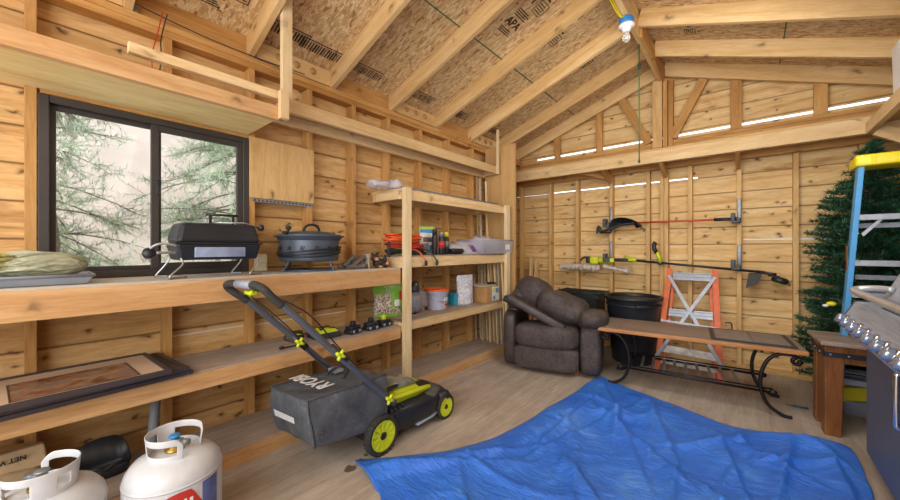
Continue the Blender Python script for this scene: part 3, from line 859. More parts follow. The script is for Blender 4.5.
for yy, s in ((.485, -1), (.85, 1)):
    wleg([(gx1 - .004, yy, 1.152), (gx1 + .015, yy - s * .004, 1.12), (gx1 + .03, yy - .045, 1.07), (gx1 + .026, yy - .05, 1.053), (gx1 + .0, yy - .03, 1.052), (gx1 - .03, yy + .03, 1.052)], 'leg')
    wleg([(gx0 + .02, yy, 1.152), (gx0 + .01, yy - .02, 1.11), (gx0 + .0, yy - .055, 1.06), (gx0 + .01, yy - .055, 1.052), (gx0 + .05, yy - .02, 1.052)], 'leg')
m = MB(); m.tube(spline([(gx1 - .05, gy0 + .01, 1.18), (gx1 - .05, gy0 - .04, 1.18), (gx1 - .05, gy0 - .07, 1.178)]), .008, 10)
m.tube(spline([(gx1 - .03, gy0 + .01, 1.215), (gx1 - .04, gy0 - .05, 1.225), (gx1 - .05, gy0 - .085, 1.21), (gx1 - .05, gy0 - .1, 1.185)]), .006, 8)
m.build('gas_pipe', M['steel'], gg)
m = MB(); m.lathe([(.0, -.014), (.02, -.014), (.026, -.01), (.026, .008), (.018, .012), (.012, .018), (0, .018)], seg=24, M=Matrix.Translation((gx1 - .05, gy0 - .10, 1.178)) @ Matrix.Rotation(R(70), 4, 'Y'))
m.build('regulator', M['black'], gg)
m = MB(); m.tube([(gx0 + .06, gy0 + .1, 1.345), (gx1 - .06, gy1 - .07, 1.35), (gx1 - .05, gy1 + .0, 1.325)], .004, 6); m.build('rod', M['steel'], gg)
m = MB(); m.lathe([(.0, -.014), (.017, -.012), (.02, 0), (.017, .012), (0, .014)], seg=16, M=Matrix.Translation((gx1 - .045, gy1 + .015, 1.325)) @ Matrix.Rotation(R(80), 4, 'X')); m.build('knob', M['black'], gg)

# round portable fire pit
fp = thing('portable_fire_pit', 'round dark blue-grey metal fire pit with domed lid on wire legs', 'fire pit', (-2.375, 1.27, 1.047))
c = (-2.375, 1.27, 0)
m = MB(); m.lathe([(0, 1.118), (.17, 1.112), (.19, 1.116), (.195, 1.13), (.198, 1.255), (.198, 1.262)], c, 48); m.build('body', M['slate'], fp)
m = MB(); m.lathe([(.198, 1.255), (.205, 1.258), (.212, 1.275), (.232, 1.283), (.235, 1.29), (.20, 1.292), (.195, 1.27)], c, 48); m.build('rim', M['slate'], fp)
m = MB(); m.lathe([(.215, 1.290), (.213, 1.296), (.16, 1.300), (.15, 1.312), (.12, 1.318), (.05, 1.323), (0, 1.324)], c, 48); m.build('lid', M['slate'], fp)
m = MB(); m.tube(bez((c[0] + .02, c[1] - .058, 1.318), (c[0] + .03, c[1] - .065, 1.385), (c[0] + .03, c[1] + .065, 1.385), (c[0] + .02, c[1] + .058, 1.318), 12), .0085, 10); m.build('lid_handle', M['black'], fp)
m = MB()
for k in range(12):
    a = R(-90 + (k - 6) * 26)
    for q in range(3):
        aa = a + q * .05
        p = Vector((c[0] + .1985 * math.cos(aa + .8), c[1] + .1985 * math.sin(aa + .8), 1.205))
        tdir = Vector((-math.sin(aa + .8), math.cos(aa + .8), 0))
        m.tube([p - tdir * .006 - Vector((0, 0, .014)), p + tdir * .002, p - tdir * .002 + Vector((0, 0, .012))], .0022, 4)
m.build('vent_cutout', M['ink'], fp)
m = MB()
for k in range(3):
    m.tube([(c[0] + (.204 + .004 * k) * math.cos(a), c[1] + (.204 + .004 * k) * math.sin(a), 1.165 + .012 * k + .022 * math.sin(a - .6 + k * .5)) for a in [2 * math.pi * i / 40 for i in range(40)]], .005, 8, closed=True)
m.build('hose', M['black'], fp)
for k in range(4):
    a = R(15 + 90 * k); ca, sa = math.cos(a), math.sin(a)
    m = MB(); m.tube(spline([(c[0] + .18 * ca, c[1] + .18 * sa, 1.12), (c[0] + .20 * ca, c[1] + .20 * sa, 1.08), (c[0] + .222 * ca, c[1] + .222 * sa, 1.053), (c[0] + .17 * ca, c[1] + .17 * sa, 1.053)]), .0065, 8)
    m.build('leg', M['slate'], fp)
m = MB(); m.tube([(c[0] + .17 * math.cos(a), c[1] + .17 * math.sin(a), 1.053) for a in [2 * math.pi * i / 32 for i in range(32)]], .005, 6, closed=True); m.build('base_ring', M['slate'], fp)
m = MB(); m.tube(spline([(c[0] + .06, c[1] - .20, 1.296), (c[0] + .09, c[1] - .205, 1.305), (c[0] + .10, c[1] - .20, 1.325)]), .01, 8)
m.blob((c[0] + .10, c[1] - .20, 1.335), (.035, .035, .028), .8, 12); m.blob((c[0] + .08, c[1] - .215, 1.305), (.05, .03, .02), .8, 12)
m.build('valve', M['black'], fp)

# ceramic logs, grey block, bear figurine
lm = plain('CeramicLog', '6E6660', .9, 0, .3, 22, .5)
cl = thing('ceramic_logs', 'heap of grey ceramic fire logs on the counter beside the fire pit', 'logs', (-2.30, 1.60, 1.047))
for i, (p, q, r) in enumerate((((-2.36, 1.49, 1.06), (-2.30, 1.64, 1.075), .024), ((-2.27, 1.50, 1.06), (-2.25, 1.66, 1.065), .02), ((-2.30, 1.50, 1.07), (-2.31, 1.59, 1.145), .019), ((-2.35, 1.56, 1.07), (-2.28, 1.68, 1.13), .024), ((-2.29, 1.57, 1.07), (-2.26, 1.63, 1.125), .02), ((-2.40, 1.55, 1.065), (-2.36, 1.70, 1.12), .028))):
    m = MB(); p = Vector(p); q = Vector(q)
    m.tube([p + (q - p) * t_ + Vector((noise.noise((i, t_ * 3, 0)), noise.noise((i, t_ * 3, 5)), noise.noise((i, t_ * 3, 9)))) * .012 for t_ in (0, .2, .4, .6, .8, 1)], [r * (.85 + .3 * noise.noise((i * 2, t_ * 7, 1))) for t_ in range(6)], 10)
    m.build('log', lm, cl)
m = MB(); m.box(-2.31, -2.24, 1.672, 1.69, 1.048, 1.16, bev=.004); m.build('stone_slab', plain('StoneSlab', 'A49C90', .9, 0, .2, 20, .3), cl)
# bear
br_ = thing('bear_figurine', 'small black bear figurine with tan muzzle and paws on the counter end', 'figurine', (-2.27, 1.78, 1.047))
m = MB(); m.blob((-2.27, 1.80, 1.085), (.075, .11, .075), .9, 20, .08, 20); m.blob((-2.25, 1.745, 1.125), (.062, .062, .062), 1, 20)
m.blob((-2.26, 1.727, 1.158), (.02, .018, .022), 1, 10); m.blob((-2.26, 1.768, 1.158), (.02, .018, .022), 1, 10)
m.blob((-2.23, 1.76, 1.065), (.05, .06, .03), 1, 12); m.blob((-2.23, 1.83, 1.07), (.045, .06, .045), 1, 12); m.blob((-2.25, 1.845, 1.115), (.035, .03, .07), 1, 12)
m.blob((-2.29, 1.85, 1.07), (.05, .05, .04), 1, 12)
m.build('body', plain('BearBlack', '2E2D30', .55, 0, .2, 30), br_)
tan = plain('BearTan', 'D9924E', .6)
m = MB(); m.blob((-2.215, 1.735, 1.118), (.034, .036, .03), 1, 14); m.build('muzzle', tan, br_)
m = MB(); m.blob((-2.203, 1.765, 1.058), (.02, .045, .02), 1, 12); m.build('paw', tan, br_)
m = MB(); m.blob((-2.206, 1.832, 1.082), (.02, .026, .03), 1, 12); m.build('paw', tan, br_)

# ------------------------------------------------------------------ middle shelf things
fr = plain('FrameDark', '3B3438', .4, 0, .1); matb = plain('FrameMat', 'C2A486', .8, 0, .06)
pt = NT('CanyonPicture'); v = pt.coord(False)
n1 = pt.noise(pt.mapv(v, (5, 3, 1)), 2.2, 5, .6, 1.0)
pt.link(pt.ramp(n1, [(.3, lin('4E342A')), (.42, lin('8E5638')), (.5, lin('7A6A60')), (.58, lin('A87A4E')), (.68, lin('5E564E'))]), pt.b.inputs['Base Color']); pt.b.inputs['Roughness'].default_value = .25
def picture_frame(name, label, x0, x1, y0, y1, z, th, rot, pic):
    cx, cy = (x0 + x1) / 2, (y0 + y1) / 2
    t = thing(name, label, 'picture frame', (cx, cy, z), 0)
    Mx = Matrix.Translation((cx, cy, z)) @ Matrix.Rotation(rot, 4, 'Z')
    a, b = (x1 - x0) / 2, (y1 - y0) / 2; f_ = .022
    m = MB()
    for bx in ((-a, a, -b, -b + f_), (-a, a, b - f_, b), (-a, -a + f_, -b + f_, b - f_), (a - f_, a, -b + f_, b - f_)):
        m.box(*bx, 0, th, M=Mx, bev=.002)
    m.build('frame', fr, t)
    m = MB(); m.box(-a + f_, a - f_, -b + f_, b - f_, .002, th - .006, M=Mx)
    m.build('mat_board', matb if pic else plain('FrameBacking', '4E4238', .7, 0, .1), t)
    if pic:
        m = MB(); m.box(-a + .135, a - .055, -b + .66, b - .11, th - .006, th - .0045, M=Mx); m.build('picture', pt.m, t)
        m = MB()
        A, B, C_, D = -a + .129, a - .049, -b + .654, b - .104
        for bx in ((A, B, C_, C_ + .006), (A, B, D - .006, D), (A, A + .006, C_, D), (B - .006, B, C_, D)): m.box(*bx, th - .0055, th - .004, M=Mx)
        m.build('inner_border', fr, t)
    return t
picture_frame('picture_frame', 'lowest of the stacked dark frames, edge just showing on the middle shelf', -2.495, -2.055, -.68, .50, .574, .02, R(6.5), False)
picture_frame('picture_frame', 'dark framed panel in the middle of the frame stack', -2.49, -2.055, -.70, .485, .595, .02, R(6), False)
picture_frame('picture_frame', 'topmost dark frame with a reddish canyon landscape picture in tan mat', -2.47, -2.02, -.72, .41, .616, .022, R(3), True)

# lime battery charger
ch = thing('battery_charger', 'lime green and black battery charger on the middle shelf behind the mower handle', 'charger', (-2.30, 1.33, .573))
m = MB(); rbox(m, -2.385, -2.225, 1.245, 1.435, .574, .612, 0, .012); m.build('base', M['black'], ch, bevel=.006)
m = MB(); rbox(m, -2.375, -2.235, 1.27, 1.42, .612, .637, 0, .03); m.build('housing', M['lime'], ch, bevel=.008)
m = MB(); m.box(-2.34, -2.30, 1.30, 1.39, .637, .642, bev=.002); m.box(-2.28, -2.262, 1.29, 1.31, .63, .640); m.box(-2.28, -2.262, 1.36, 1.40, .63, .640); m.build('terminal', M['black'], ch)
m = MB(); m.tube(spline([(-2.36, 1.25, .60), (-2.40, 1.15, .62), (-2.36, 1.08, .60), (-2.28, 1.10, .59), (-2.25, 1.16, .582), (-2.22, 1.12, .58), (-2.215, 1.02, .58)]), .005, 8); m.blob((-2.215, 1.0, .583), (.02, .035, .02), .7, 10); m.build('power_cord', M['black'], ch)
ch2 = thing('power_adapter', 'small black adapter with lime edge lying behind the charger', 'adapter', (-2.42, 1.22, .573))
m = MB(); rbox(m, -2.46, -2.39, 1.17, 1.24, .574, .62, 0, .01); m.build('case', M['black'], ch2, bevel=.004)
m = MB(); m.box(-2.392, -2.387, 1.175, 1.235, .60, .61); m.build('edge', M['lime'], ch2)

# 18 V batteries
def battery(label, loc, rz, top):
    t = thing('tool_battery', label, 'battery', loc, rz)
    x, y, z = loc; Mx = Matrix.Translation(loc) @ Matrix.Rotation(rz, 4, 'Z')
    m = MB(); m.box(-.04, .04, -.055, .055, 0, .035, M=Mx, bev=.008); m.box(-.034, .034, -.05, .05, .035, .055, M=Mx, bev=.006); m.build('pack', M['blackm'], t)
    m = MB(); m.box(-.016, .016, -.018, .014, .053, .092, M=Mx, bev=.005); m.build('stem', top, t)
    m = MB(); m.box(.037, .043, -.04, -.02, .01, .03, M=Mx, bev=.002); m.box(.037, .043, .02, .04, .01, .03, M=Mx, bev=.002); m.build('latch', M['greyplast'], t)
battery('black tool battery on the middle shelf, nearest the lime charger', (-2.24, 1.535, .573), .2, M['black'])
battery('black tool battery standing between two others on the middle shelf', (-2.235, 1.695, .573), -.1, M['black'])
battery('black tool battery with a lime yellow top at the middle shelf end', (-2.255, 1.835, .573), .1, M['lime'])
# ------------------------------------------------------------------ shelving unit contents
ZA, ZB_, ZC = 1.693, 1.143, .608
pl = NT('ClearPlastic'); pl.b.inputs['Base Color'].default_value = lin('C9C6D4'); pl.b.inputs['Roughness'].default_value = .3; pl.b.inputs['Alpha'].default_value = .38
cp = pl.m
pl2 = NT('CrumpledFilm'); pl2.b.inputs['Base Color'].default_value = lin('D6D2D8'); pl2.b.inputs['Roughness'].default_value = .15; pl2.b.inputs['Alpha'].default_value = .6
film = pl2.m
pl3 = NT('ThinFilm'); pl3.b.inputs['Base Color'].default_value = lin('D6D2D8'); pl3.b.inputs['Roughness'].default_value = .12; pl3.b.inputs['Alpha'].default_value = .28
thinfilm = pl3.m
m = MB(); m.blob((-2.33, 1.85, ZA + .035), (.16, .20, .07), .8, 24, .35, 30); m.blob((-2.25, 1.96, ZA + .04), (.10, .12, .08), .8, 20, .35, 34, seed=3)
tag(local(m.build('plastic_wrap', film), (-2.33, 1.85, ZA)), 'crumpled clear plastic wrap on the top shelf above the near post', 'wrap')
m = MB(); m.box(-2.27, -2.17, 2.08, 3.42, ZA + .001, ZA + .02, bev=.003)
tag(local(m.build('metal_rail', M['galv']), (-2.22, 2.7, ZA)), 'long flat grey metal rail along the front of the top shelf', 'rail')
m = MB(); m.tube(spline([(-2.36, 2.0, ZA + .008), (-2.30, 2.1, ZA + .045), (-2.33, 2.2, ZA + .012), (-2.35, 2.32, ZA + .04), (-2.32, 2.4, ZA + .012)]), .008, 6)
tag(local(m.build('black_hose', M['black']), (-2.34, 2.2, ZA)), 'short kinked black hose piece behind the rail on the top shelf', 'hose')

def coil(name, label, cx, cy, z, rx, ry, n, r, mat, seed, dz=.011):
    rr = random.Random(seed); m = MB(); pts = []
    for i in range(n * 14):
        a = 2 * math.pi * i / 14; k = 1 + .16 * math.sin(i * .37 + seed)
        pts.append((cx + rx * k * math.cos(a) + rr.uniform(-.004, .004), cy + ry * k * math.sin(a) + rr.uniform(-.004, .004), z + dz * (i / 14) + .006 * math.sin(a * 2 + i * .2) + .008))
    m.tube(pts, r, 6)
    return tag(local(m.build(name, mat), (cx, cy, z)), label, 'cord')
coil('extension_cord', 'dark green extension cord coiled at the bottom of the cord pile', -2.29, 2.12, ZB_ + .002, .085, .20, 5, .0075, M['dkgreen'], 1, .008)
coil('extension_cord', 'dark red extension cord coiled between the orange and green cords', -2.29, 2.10, ZB_ + .055, .085, .19, 4, .0075, M['red'], 2, .009)
coil('extension_cord', 'bright orange extension cord coiled on top of the cord pile', -2.29, 2.08, ZB_ + .105, .085, .18, 7, .0075, M['orange'], 5, .010)
m = MB(); m.tube(spline([(-2.22, 1.86, ZB_ + .11), (-2.2, 1.84, ZB_ + .06), (-2.21, 1.845, ZB_ + .01), (-2.2, 1.86, ZB_ - .0)]), .012, 8)
tag(local(m.build('black_strap', M['black']), (-2.2, 1.85, ZB_)), 'black strap hanging at the left end of the cord pile', 'strap')
for y, cmat, lab in ((2.16, 'orange', 'black plug on an orange cord hanging over the shelf edge'), (2.30, 'dkgreen', 'dark green plug hanging over the shelf edge from the green cord')):
    t = thing('cord_plug', lab, 'plug', (-2.13, y, 1.10))
    m = MB(); m.tube(spline([(-2.22, y - .05, ZB_ + .05), (-2.16, y - .02, ZB_ + .03), (-2.125, y, ZB_ - .02), (-2.12, y + .02, ZB_ - .045)]), .006, 8); m.build('cord', M[cmat], t)
    m = MB(); m.blob((-2.118, y + .025, ZB_ - .068), (.024, .03, .05), .7, 12); m.build('plug', M['black'] if cmat == 'orange' else M['dkgreen'], t)

# blue/white pouch
def pouch(name, label, cat, c, w_, h_, d_, rz, bodymat, bands, nz=.05, seed=0, seal=True):
    t = thing(name, label, cat, c, 0)
    Mx = Matrix.Translation(c) @ Matrix.Rotation(rz, 4, 'Z')
    vs = []; fs = []; nu, nv = 10, 14
    for side in (1, -1):
        b = len(vs)
        for j in range(nv + 1):
            for i in range(nu + 1):
                u = i / nu * 2 - 1; v_ = j / nv
                bulge = (1 - abs(u) ** 2.5) * (1 - max(0, v_ - .35) / .65 * .9) * d_ / 2
                n_ = noise.noise((u * 3 + seed, v_ * 5, side)) * nz * h_ * .3
                vs.append(Mx @ Vector((side * (bulge + n_ * (1 - abs(u))), u * w_ / 2 * (1 - .05 * math.sin(v_ * 3)), v_ * h_)))
        for j in range(nv):
            for i in range(nu):
                q = b + j * (nu + 1) + i
                fs.append((q, q + 1, q + nu + 2, q + nu + 1))
    m = MB(); m.add(vs, fs, True)
    # close the bottom
    b2 = (nu + 1) * (nv + 1)
    m.f += [[i, b2 + i, b2 + i + 1, i + 1] for i in range(nu)]; m.sm += [True] * nu; m.mi += [0] * nu
    o = m.build('bag', bodymat, t)
    for k, (z0, z1, y0, y1, bm_) in enumerate(bands):
        m = MB(); vs = []; fs = []
        for j in range(5):
            for i in range(7):
                u = y0 + (y1 - y0) * i / 6; v_ = z0 + (z1 - z0) * j / 4
                bulge = (1 - abs(u) ** 2.5) * (1 - max(0, v_ - .35) / .65 * .9) * d_ / 2
                n_ = noise.noise((u * 3 + seed, v_ * 5, 1)) * nz * h_ * .3
                vs.append(Mx @ Vector((bulge + n_ * (1 - abs(u)) + .003 + .001 * k, u * w_ / 2, v_ * h_)))
        for j in range(4):
            for i in range(6):
                q = j * 7 + i; fs.append((q, q + 1, q + 8, q + 7))
        m.add(vs, fs, True); m.build('print_panel', bm_, t)
    return t
pouch('storage_pouch', 'upright blue and white pouch with green top edge on the second shelf', 'pouch', (-2.38, 2.47, ZB_), .17, .27, .05, -.35, M['white'], [(.78, .9, -.9, .9, M['blue']), (.9, 1, -.95, .95, plain('PouchGreen', 'A8C84A')), (.45, .62, -.6, .6, plain('PouchGrey', '6E5E58')), (.12, .34, .1, .8, M['blue']), (.08, .4, -.8, .0, plain('PouchGrey2', '8A827E'))])
def can(name, label, x, y, r, h, capr, body, bandm, capm):
    t = thing(name, label, 'can', (x, y, ZB_))
    m = MB(); m.lathe([(r * .95, 0), (r, .004), (r, h * .72), (r * .8, h * .78), (capr, h * .79)], (x, y, ZB_), 20); m.build('body', body, t)
    m = MB(); m.lathe([(capr * 1.05, h * .79), (capr * 1.05, h * .98), (capr * .9, h)], (x, y, ZB_), 20); m.build('cap', capm, t)
    if bandm:
        m = MB(); m.lathe([(r + .001, h * .3), (r + .001, h * .6)], (x, y, ZB_), 20); m.v = m.v; m.build('label_band', bandm, t)
can('spray_can', 'tall black spray can right of the blue and white pouch', -2.27, 2.46, .028, .24, .022, M['black'], None, M['black'])
can('spray_can', 'black spray can with a red label band in front on the second shelf', -2.22, 2.50, .030, .215, .025, M['blackm'], M['red'], M['galv'])
can('spray_can', 'dark spray can with a yellow cap behind the other cans', -2.30, 2.66, .028, .22, .022, M['black'], M['galv'], M['yellow'])
# crumpled bags
bags = pouch('grocery_bag', 'crumpled white and purple plastic bag lying before the clear tote', 'bag', (-2.29, 2.98, ZB_), .30, .12, .20, -.2, film, [(.2, .8, -.1, .35, plain('BagPurple', '6E3A86'))], .5, 4)
m = MB(); m.blob((-2.28, 2.78, ZB_ + .03), (.14, .22, .055), .8, 20, .3, 26, seed=9)
tag(local(m.build('cable_pile', M['black']), (-2.28, 2.78, ZB_)), 'small flat heap of dark cables on the second shelf', 'cables')
m = MB(); m.blob((-2.34, 2.87, ZB_ + .062), (.16, .28, .1), .8, 20, .28, 22, seed=11)
tag(local(m.build('plastic_bag', film), (-2.34, 2.87, ZB_)), 'crumpled pale see-through bag behind the purple printed one', 'bag')
# clear tote
tt = thing('plastic_tote', 'long clear plastic storage tote at the far end of the second shelf', 'tote', (-2.3, 3.38, ZB_))
x0, x1, y0, y1, zt = -2.46, -2.10, 3.02, 3.63, ZB_ + .15
m = MB()
for (a, b, c_, d) in ((x0, x0 + .004, y0, y1), (x1 - .004, x1, y0, y1), (x0, x1, y0, y0 + .004), (x0, x1, y1 - .004, y1)):
    cx, cy = (x0 + x1) / 2, (y0 + y1) / 2; q = .92
    def S(x, y): return (cx + (x - cx) * q, cy + (y - cy) * q)
    m.hexa([(*S(a, c_), ZB_ + .003), (*S(b, c_), ZB_ + .003), (*S(b, d), ZB_ + .003), (*S(a, d), ZB_ + .003), (a, c_, zt), (b, c_, zt), (b, d, zt), (a, d, zt)])
m.box(x0 + .02, x1 - .02, y0 + .03, y1 - .03, ZB_ + .001, ZB_ + .005)
m.build('bin', cp, tt)
m = MB(); m.tube([(x0, y0, zt), (x1, y0, zt), (x1, y1, zt), (x0, y1, zt)], .009, 6, closed=True); m.build('rim', cp, tt)
m = MB(); m.box(x1 - .008, x1 - .0045, 3.47, 3.56, ZB_ + .045, ZB_ + .11); m.build('label_sticker', M['white'], tt)
m = MB(); m.blob((-2.30, 3.16, ZB_ + .075), (.14, .15, .13), .9, 18, .05, 8)
tag(local(m.build('white_container', M['white']), (-2.3, 3.16, ZB_)), 'round white container inside the clear tote', 'container')
m = MB(); m.blob((-2.3, 3.26, ZB_ + .12), (.2, .36, .15), .8, 24, .25, 22); m.blob((-2.28, 3.46, ZB_ + .10), (.16, .16, .14), .8, 20, .25, 22, seed=5)
tag(local(m.build('bag_heap', film), (-2.3, 3.3, ZB_)), 'heap of crumpled clear bags filling and topping the tote', 'bags')

# third shelf
sd = NT('SeedMix'); v = sd.coord(False); vo = sd.new('ShaderNodeTexVoronoi'); vo.inputs['Scale'].default_value = 110; sd.link(v, vo.inputs['Vector'])
ss = sd.new('ShaderNodeSeparateColor'); sd.link(vo.outputs['Color'], ss.inputs[0])
sd.link(sd.ramp(ss.outputs[0], [(0, lin('4E3A2E')), (.4, lin('A8907A')), (.8, lin('D9CDBC'))]), sd.b.inputs['Base Color']); sd.b.inputs['Roughness'].default_value = .4
grn = plain('BagGreen', '7FB83A', .35)
pouch('seed_bag', 'green printed bag of bird seed left of the near post on the third shelf', 'bag', (-2.43, 2.02, ZC), .27, .27, .10, -.35, sd.m, [(.72, 1, -.95, .95, grn), (.30, .75, .15, .95, grn), (.32, .52, .35, .75, M['white']), (.5, .8, .75, .98, M['red']), (.0, .1, -.9, .95, grn)], .15, 2)
dk = thing('wrapped_ornament', 'dark ornament wrapped in clear plastic behind the near post', 'ornament', (-2.33, 2.25, ZC))
m = MB(); m.blob((-2.33, 2.25, ZC + .09), (.13, .15, .18), .8, 20, .2, 22); m.blob((-2.33, 2.26, ZC + .23), (.085, .085, .14), 1, 16, .12, 30); m.build('figure', plain('DarkOrnament', '4A4446', .25, .2, .4, 30), dk)
m = MB(); m.blob((-2.33, 2.27, ZC + .10), (.17, .22, .20), .8, 24, .3, 24, seed=7); m.build('film', thinfilm, dk)
bk = thing('plastic_bucket', 'white pail with orange rim and a red printed label', 'bucket', (-2.34, 2.58, ZC))
m = MB(); m.lathe([(.086, 0), (.09, .006), (.103, .17), (.108, .172), (.108, .185)], (-2.34, 2.57, ZC), 32, sx=1.0, sy=1.12); m.build('pail', plain('PailWhite', 'C9CBE0', .35), bk)
m = MB(); m.lathe([(.110, .180), (.113, .183), (.113, .197), (.106, .20), (.098, .196), (.098, .183)], (-2.34, 2.57, ZC), 32, sy=1.12); m.build('rim', M['orange'], bk)
def patch(nm, mat, cx, cy, r, a0, a1, z0, z1, par, sy=1.0, n=6):
    m = MB(); vs = []
    for j in (z0, z1):
        for i in range(n + 1):
            a = a0 + (a1 - a0) * i / n
            rr_ = r(j) if callable(r) else r
            vs.append((cx + rr_ * math.cos(a), cy + rr_ * math.sin(a) * sy, j))
    m.add(vs, [(i, i + 1, n + 2 + i, n + 1 + i) for i in range(n)], True)
    return m.build(nm, mat, par)
rb = lambda z: .0915 + (z - ZC) * .075
patch('label_print', M['white'], -2.34, 2.57, lambda z: rb(z) + .001, R(-5), R(38), ZC + .03, ZC + .12, bk, 1.12)
patch('label_print', M['red'], -2.34, 2.57, lambda z: rb(z) + .002, R(2), R(32), ZC + .035, ZC + .06, bk, 1.12)
patch('label_print', M['black'], -2.34, 2.57, lambda z: rb(z) + .002, R(0), R(30), ZC + .072, ZC + .082, bk, 1.12)
m = MB(); m.tube([(-2.34 + .108 * math.cos(a), 2.57 + .121 * math.sin(a), ZC + .165 - .09 * max(0, math.cos(a))) for a in [R(-85 + 170 * i / 14) for i in range(15)]], .0025, 6); m.build('bail_handle', M['steel'], bk)
m = MB(); rbox(m, -2.44, -2.33, 2.83, 2.93, ZC, ZC + .12, .006, 0)
tag(local(m.build('blue_box', plain('BlueCarton', '2FA0C0', .5), bevel=.004), (-2.38, 2.88, ZC)), 'small turquoise carton between the pail and the white sack', 'box')
wt = NT('WhiteSack'); v = wt.coord(False); wt.link(wt.ramp(wt.noise(wt.mapv(v, (30, 30, 60)), 1.6, 3, .7), [(.46, lin('E6E4E8')), (.56, lin('8E8A98')), (.62, lin('E6E4E8'))]), wt.b.inputs['Base Color']); wt.b.inputs['Roughness'].default_value = .4
pouch('white_sack', 'tall crinkled white sack with small grey print on the third shelf', 'sack', (-2.32, 2.99, ZC), .23, .31, .12, -.25, wt.m, [], .35, 8)
cb = thing('cardboard_box', 'cardboard box with a colourful label on its side at the far end', 'box', (-2.3, 3.3, ZC))
m = MB(); m.box(-2.44, -2.16, 3.17, 3.42, ZC + .001, ZC + .175, bev=.002); m.build('carton', M['card'], cb)
m = MB(); m.box(-2.159, -2.157, 3.27, 3.41, ZC + .015, ZC + .17); m.build('label_sheet', plain('LabelPale', 'D2D8C8', .6), cb)
m = MB(); m.box(-2.157, -2.155, 3.34, 3.40, ZC + .10, ZC + .15); m.box(-2.157, -2.155, 3.29, 3.33, ZC + .03, ZC + .07); m.build('label_print', plain('LabelBlue', '6E86B4', .6), cb)
m = MB(); m.box(-2.157, -2.1555, 3.285, 3.325, ZC + .11, ZC + .155); m.build('label_print', plain('LabelYellow', 'D8CE70', .6), cb)
m = MB(); m.box(-2.42, -2.18, 3.15, 3.36, ZC + .177, ZC + .187, bev=.001)
tag(local(m.build('flat_board', M['grayboard']), (-2.3, 3.25, ZC + .18)), 'flat pale board lying on top of the cardboard box', 'board')
m = MB(); m.blob((-2.24, 3.38, ZC + .197), (.08, .10, .03), .6, 12, .1, 20)
tag(local(m.build('dark_cloth', M['black']), (-2.24, 3.38, ZC + .18)), 'small dark folded cloth on top of the cardboard box', 'cloth')

# ------------------------------------------------------------------ bottom shelf: sack, black bin, pipe
sk = thing('paper_sack', 'brown paper sack printed NET WT 50 LB behind the propane tanks', 'sack', (-2.42, -.02, .102))
sm2 = MB(); sm2.blob((-2.43, -.16, .175), (.12, .40, .15), .55, 28, .07, 12)
sm2.build('bag', M['paper'], sk)
m = MB(); rbox(m, -2.46, -2.40, -.34, .045, .235, .328, .0, .010); m.build('folded_top', M['paper'], sk, bevel=.008)
Mx = frame_m((-2.3905, -.04, .30), (0, -1, 0), (.1, 0, -1))
Mx = frame_m((-2.394, -.10, .297), (0, 1, 0), (-.1, 0, 1)) @ Matrix.Rotation(math.pi, 4, 'Z')
text_obj('NET WT 50 LB', .026, M['ink'], 'printed_text', sk, Mx, bold=.001)
bb = thing('black_boot_tray', 'black plastic bin with a high rounded back on the bottom shelf behind the tanks', 'bin', (-2.40, .24, .102))
m = MB()
prof = [(.10 + .0, .0), (.26, 0)]
vs = []; fs = []
n = 18
for j, (z, k) in enumerate(((.103, .66), (.13, .72), (.155, .76))):
    for i in range(n):
        a = 2 * math.pi * i / n
        zz_ = z + (.10 * max(0, -math.cos(a)) ** 1.0 if j == 2 else 0)
        vs.append((-2.40 + math.copysign(abs(math.cos(a)) ** .6, math.cos(a)) * .10 * k, .22 + math.copysign(abs(math.sin(a)) ** .6, math.sin(a)) * .135 * k, zz_))
for j in range(2):
    for i in range(n): fs.append((j * n + i, j * n + (i + 1) % n, (j + 1) * n + (i + 1) % n, (j + 1) * n + i))
fs.append(tuple(range(n)))
m.add(vs, fs, True); o = m.build('bin', M['black'], bb)
md = o.modifiers.new('s', 'SOLIDIFY'); md.thickness = .006
m = MB(); m.tube(spline([(-2.34, .15, .155), (-2.325, .19, .17), (-2.32, .22, .155), (-2.325, .26, .17), (-2.34, .30, .16)]), .007, 8); m.build('rim', M['blackm'], bb)
m = MB(); m.box(-2.36, -2.2, .34, .52, .102, .108, M=None, bev=.001)
tag(local(m.build('slate_tile', plain('SlateTile', '4E463E', .8)), (-2.28, .43, .102)), 'flat dark tile lying on the bottom shelf right of the black bin', 'tile')
m = MB(); m.tube([(-2.40, .40, .112), (-2.47, .44, .44)], .022, 16)
tag(local(m.build('grey_pipe', M['greyplast']), (-2.42, .41, .11)), 'grey plastic pipe leaning against the wall above the bottom shelf', 'pipe')

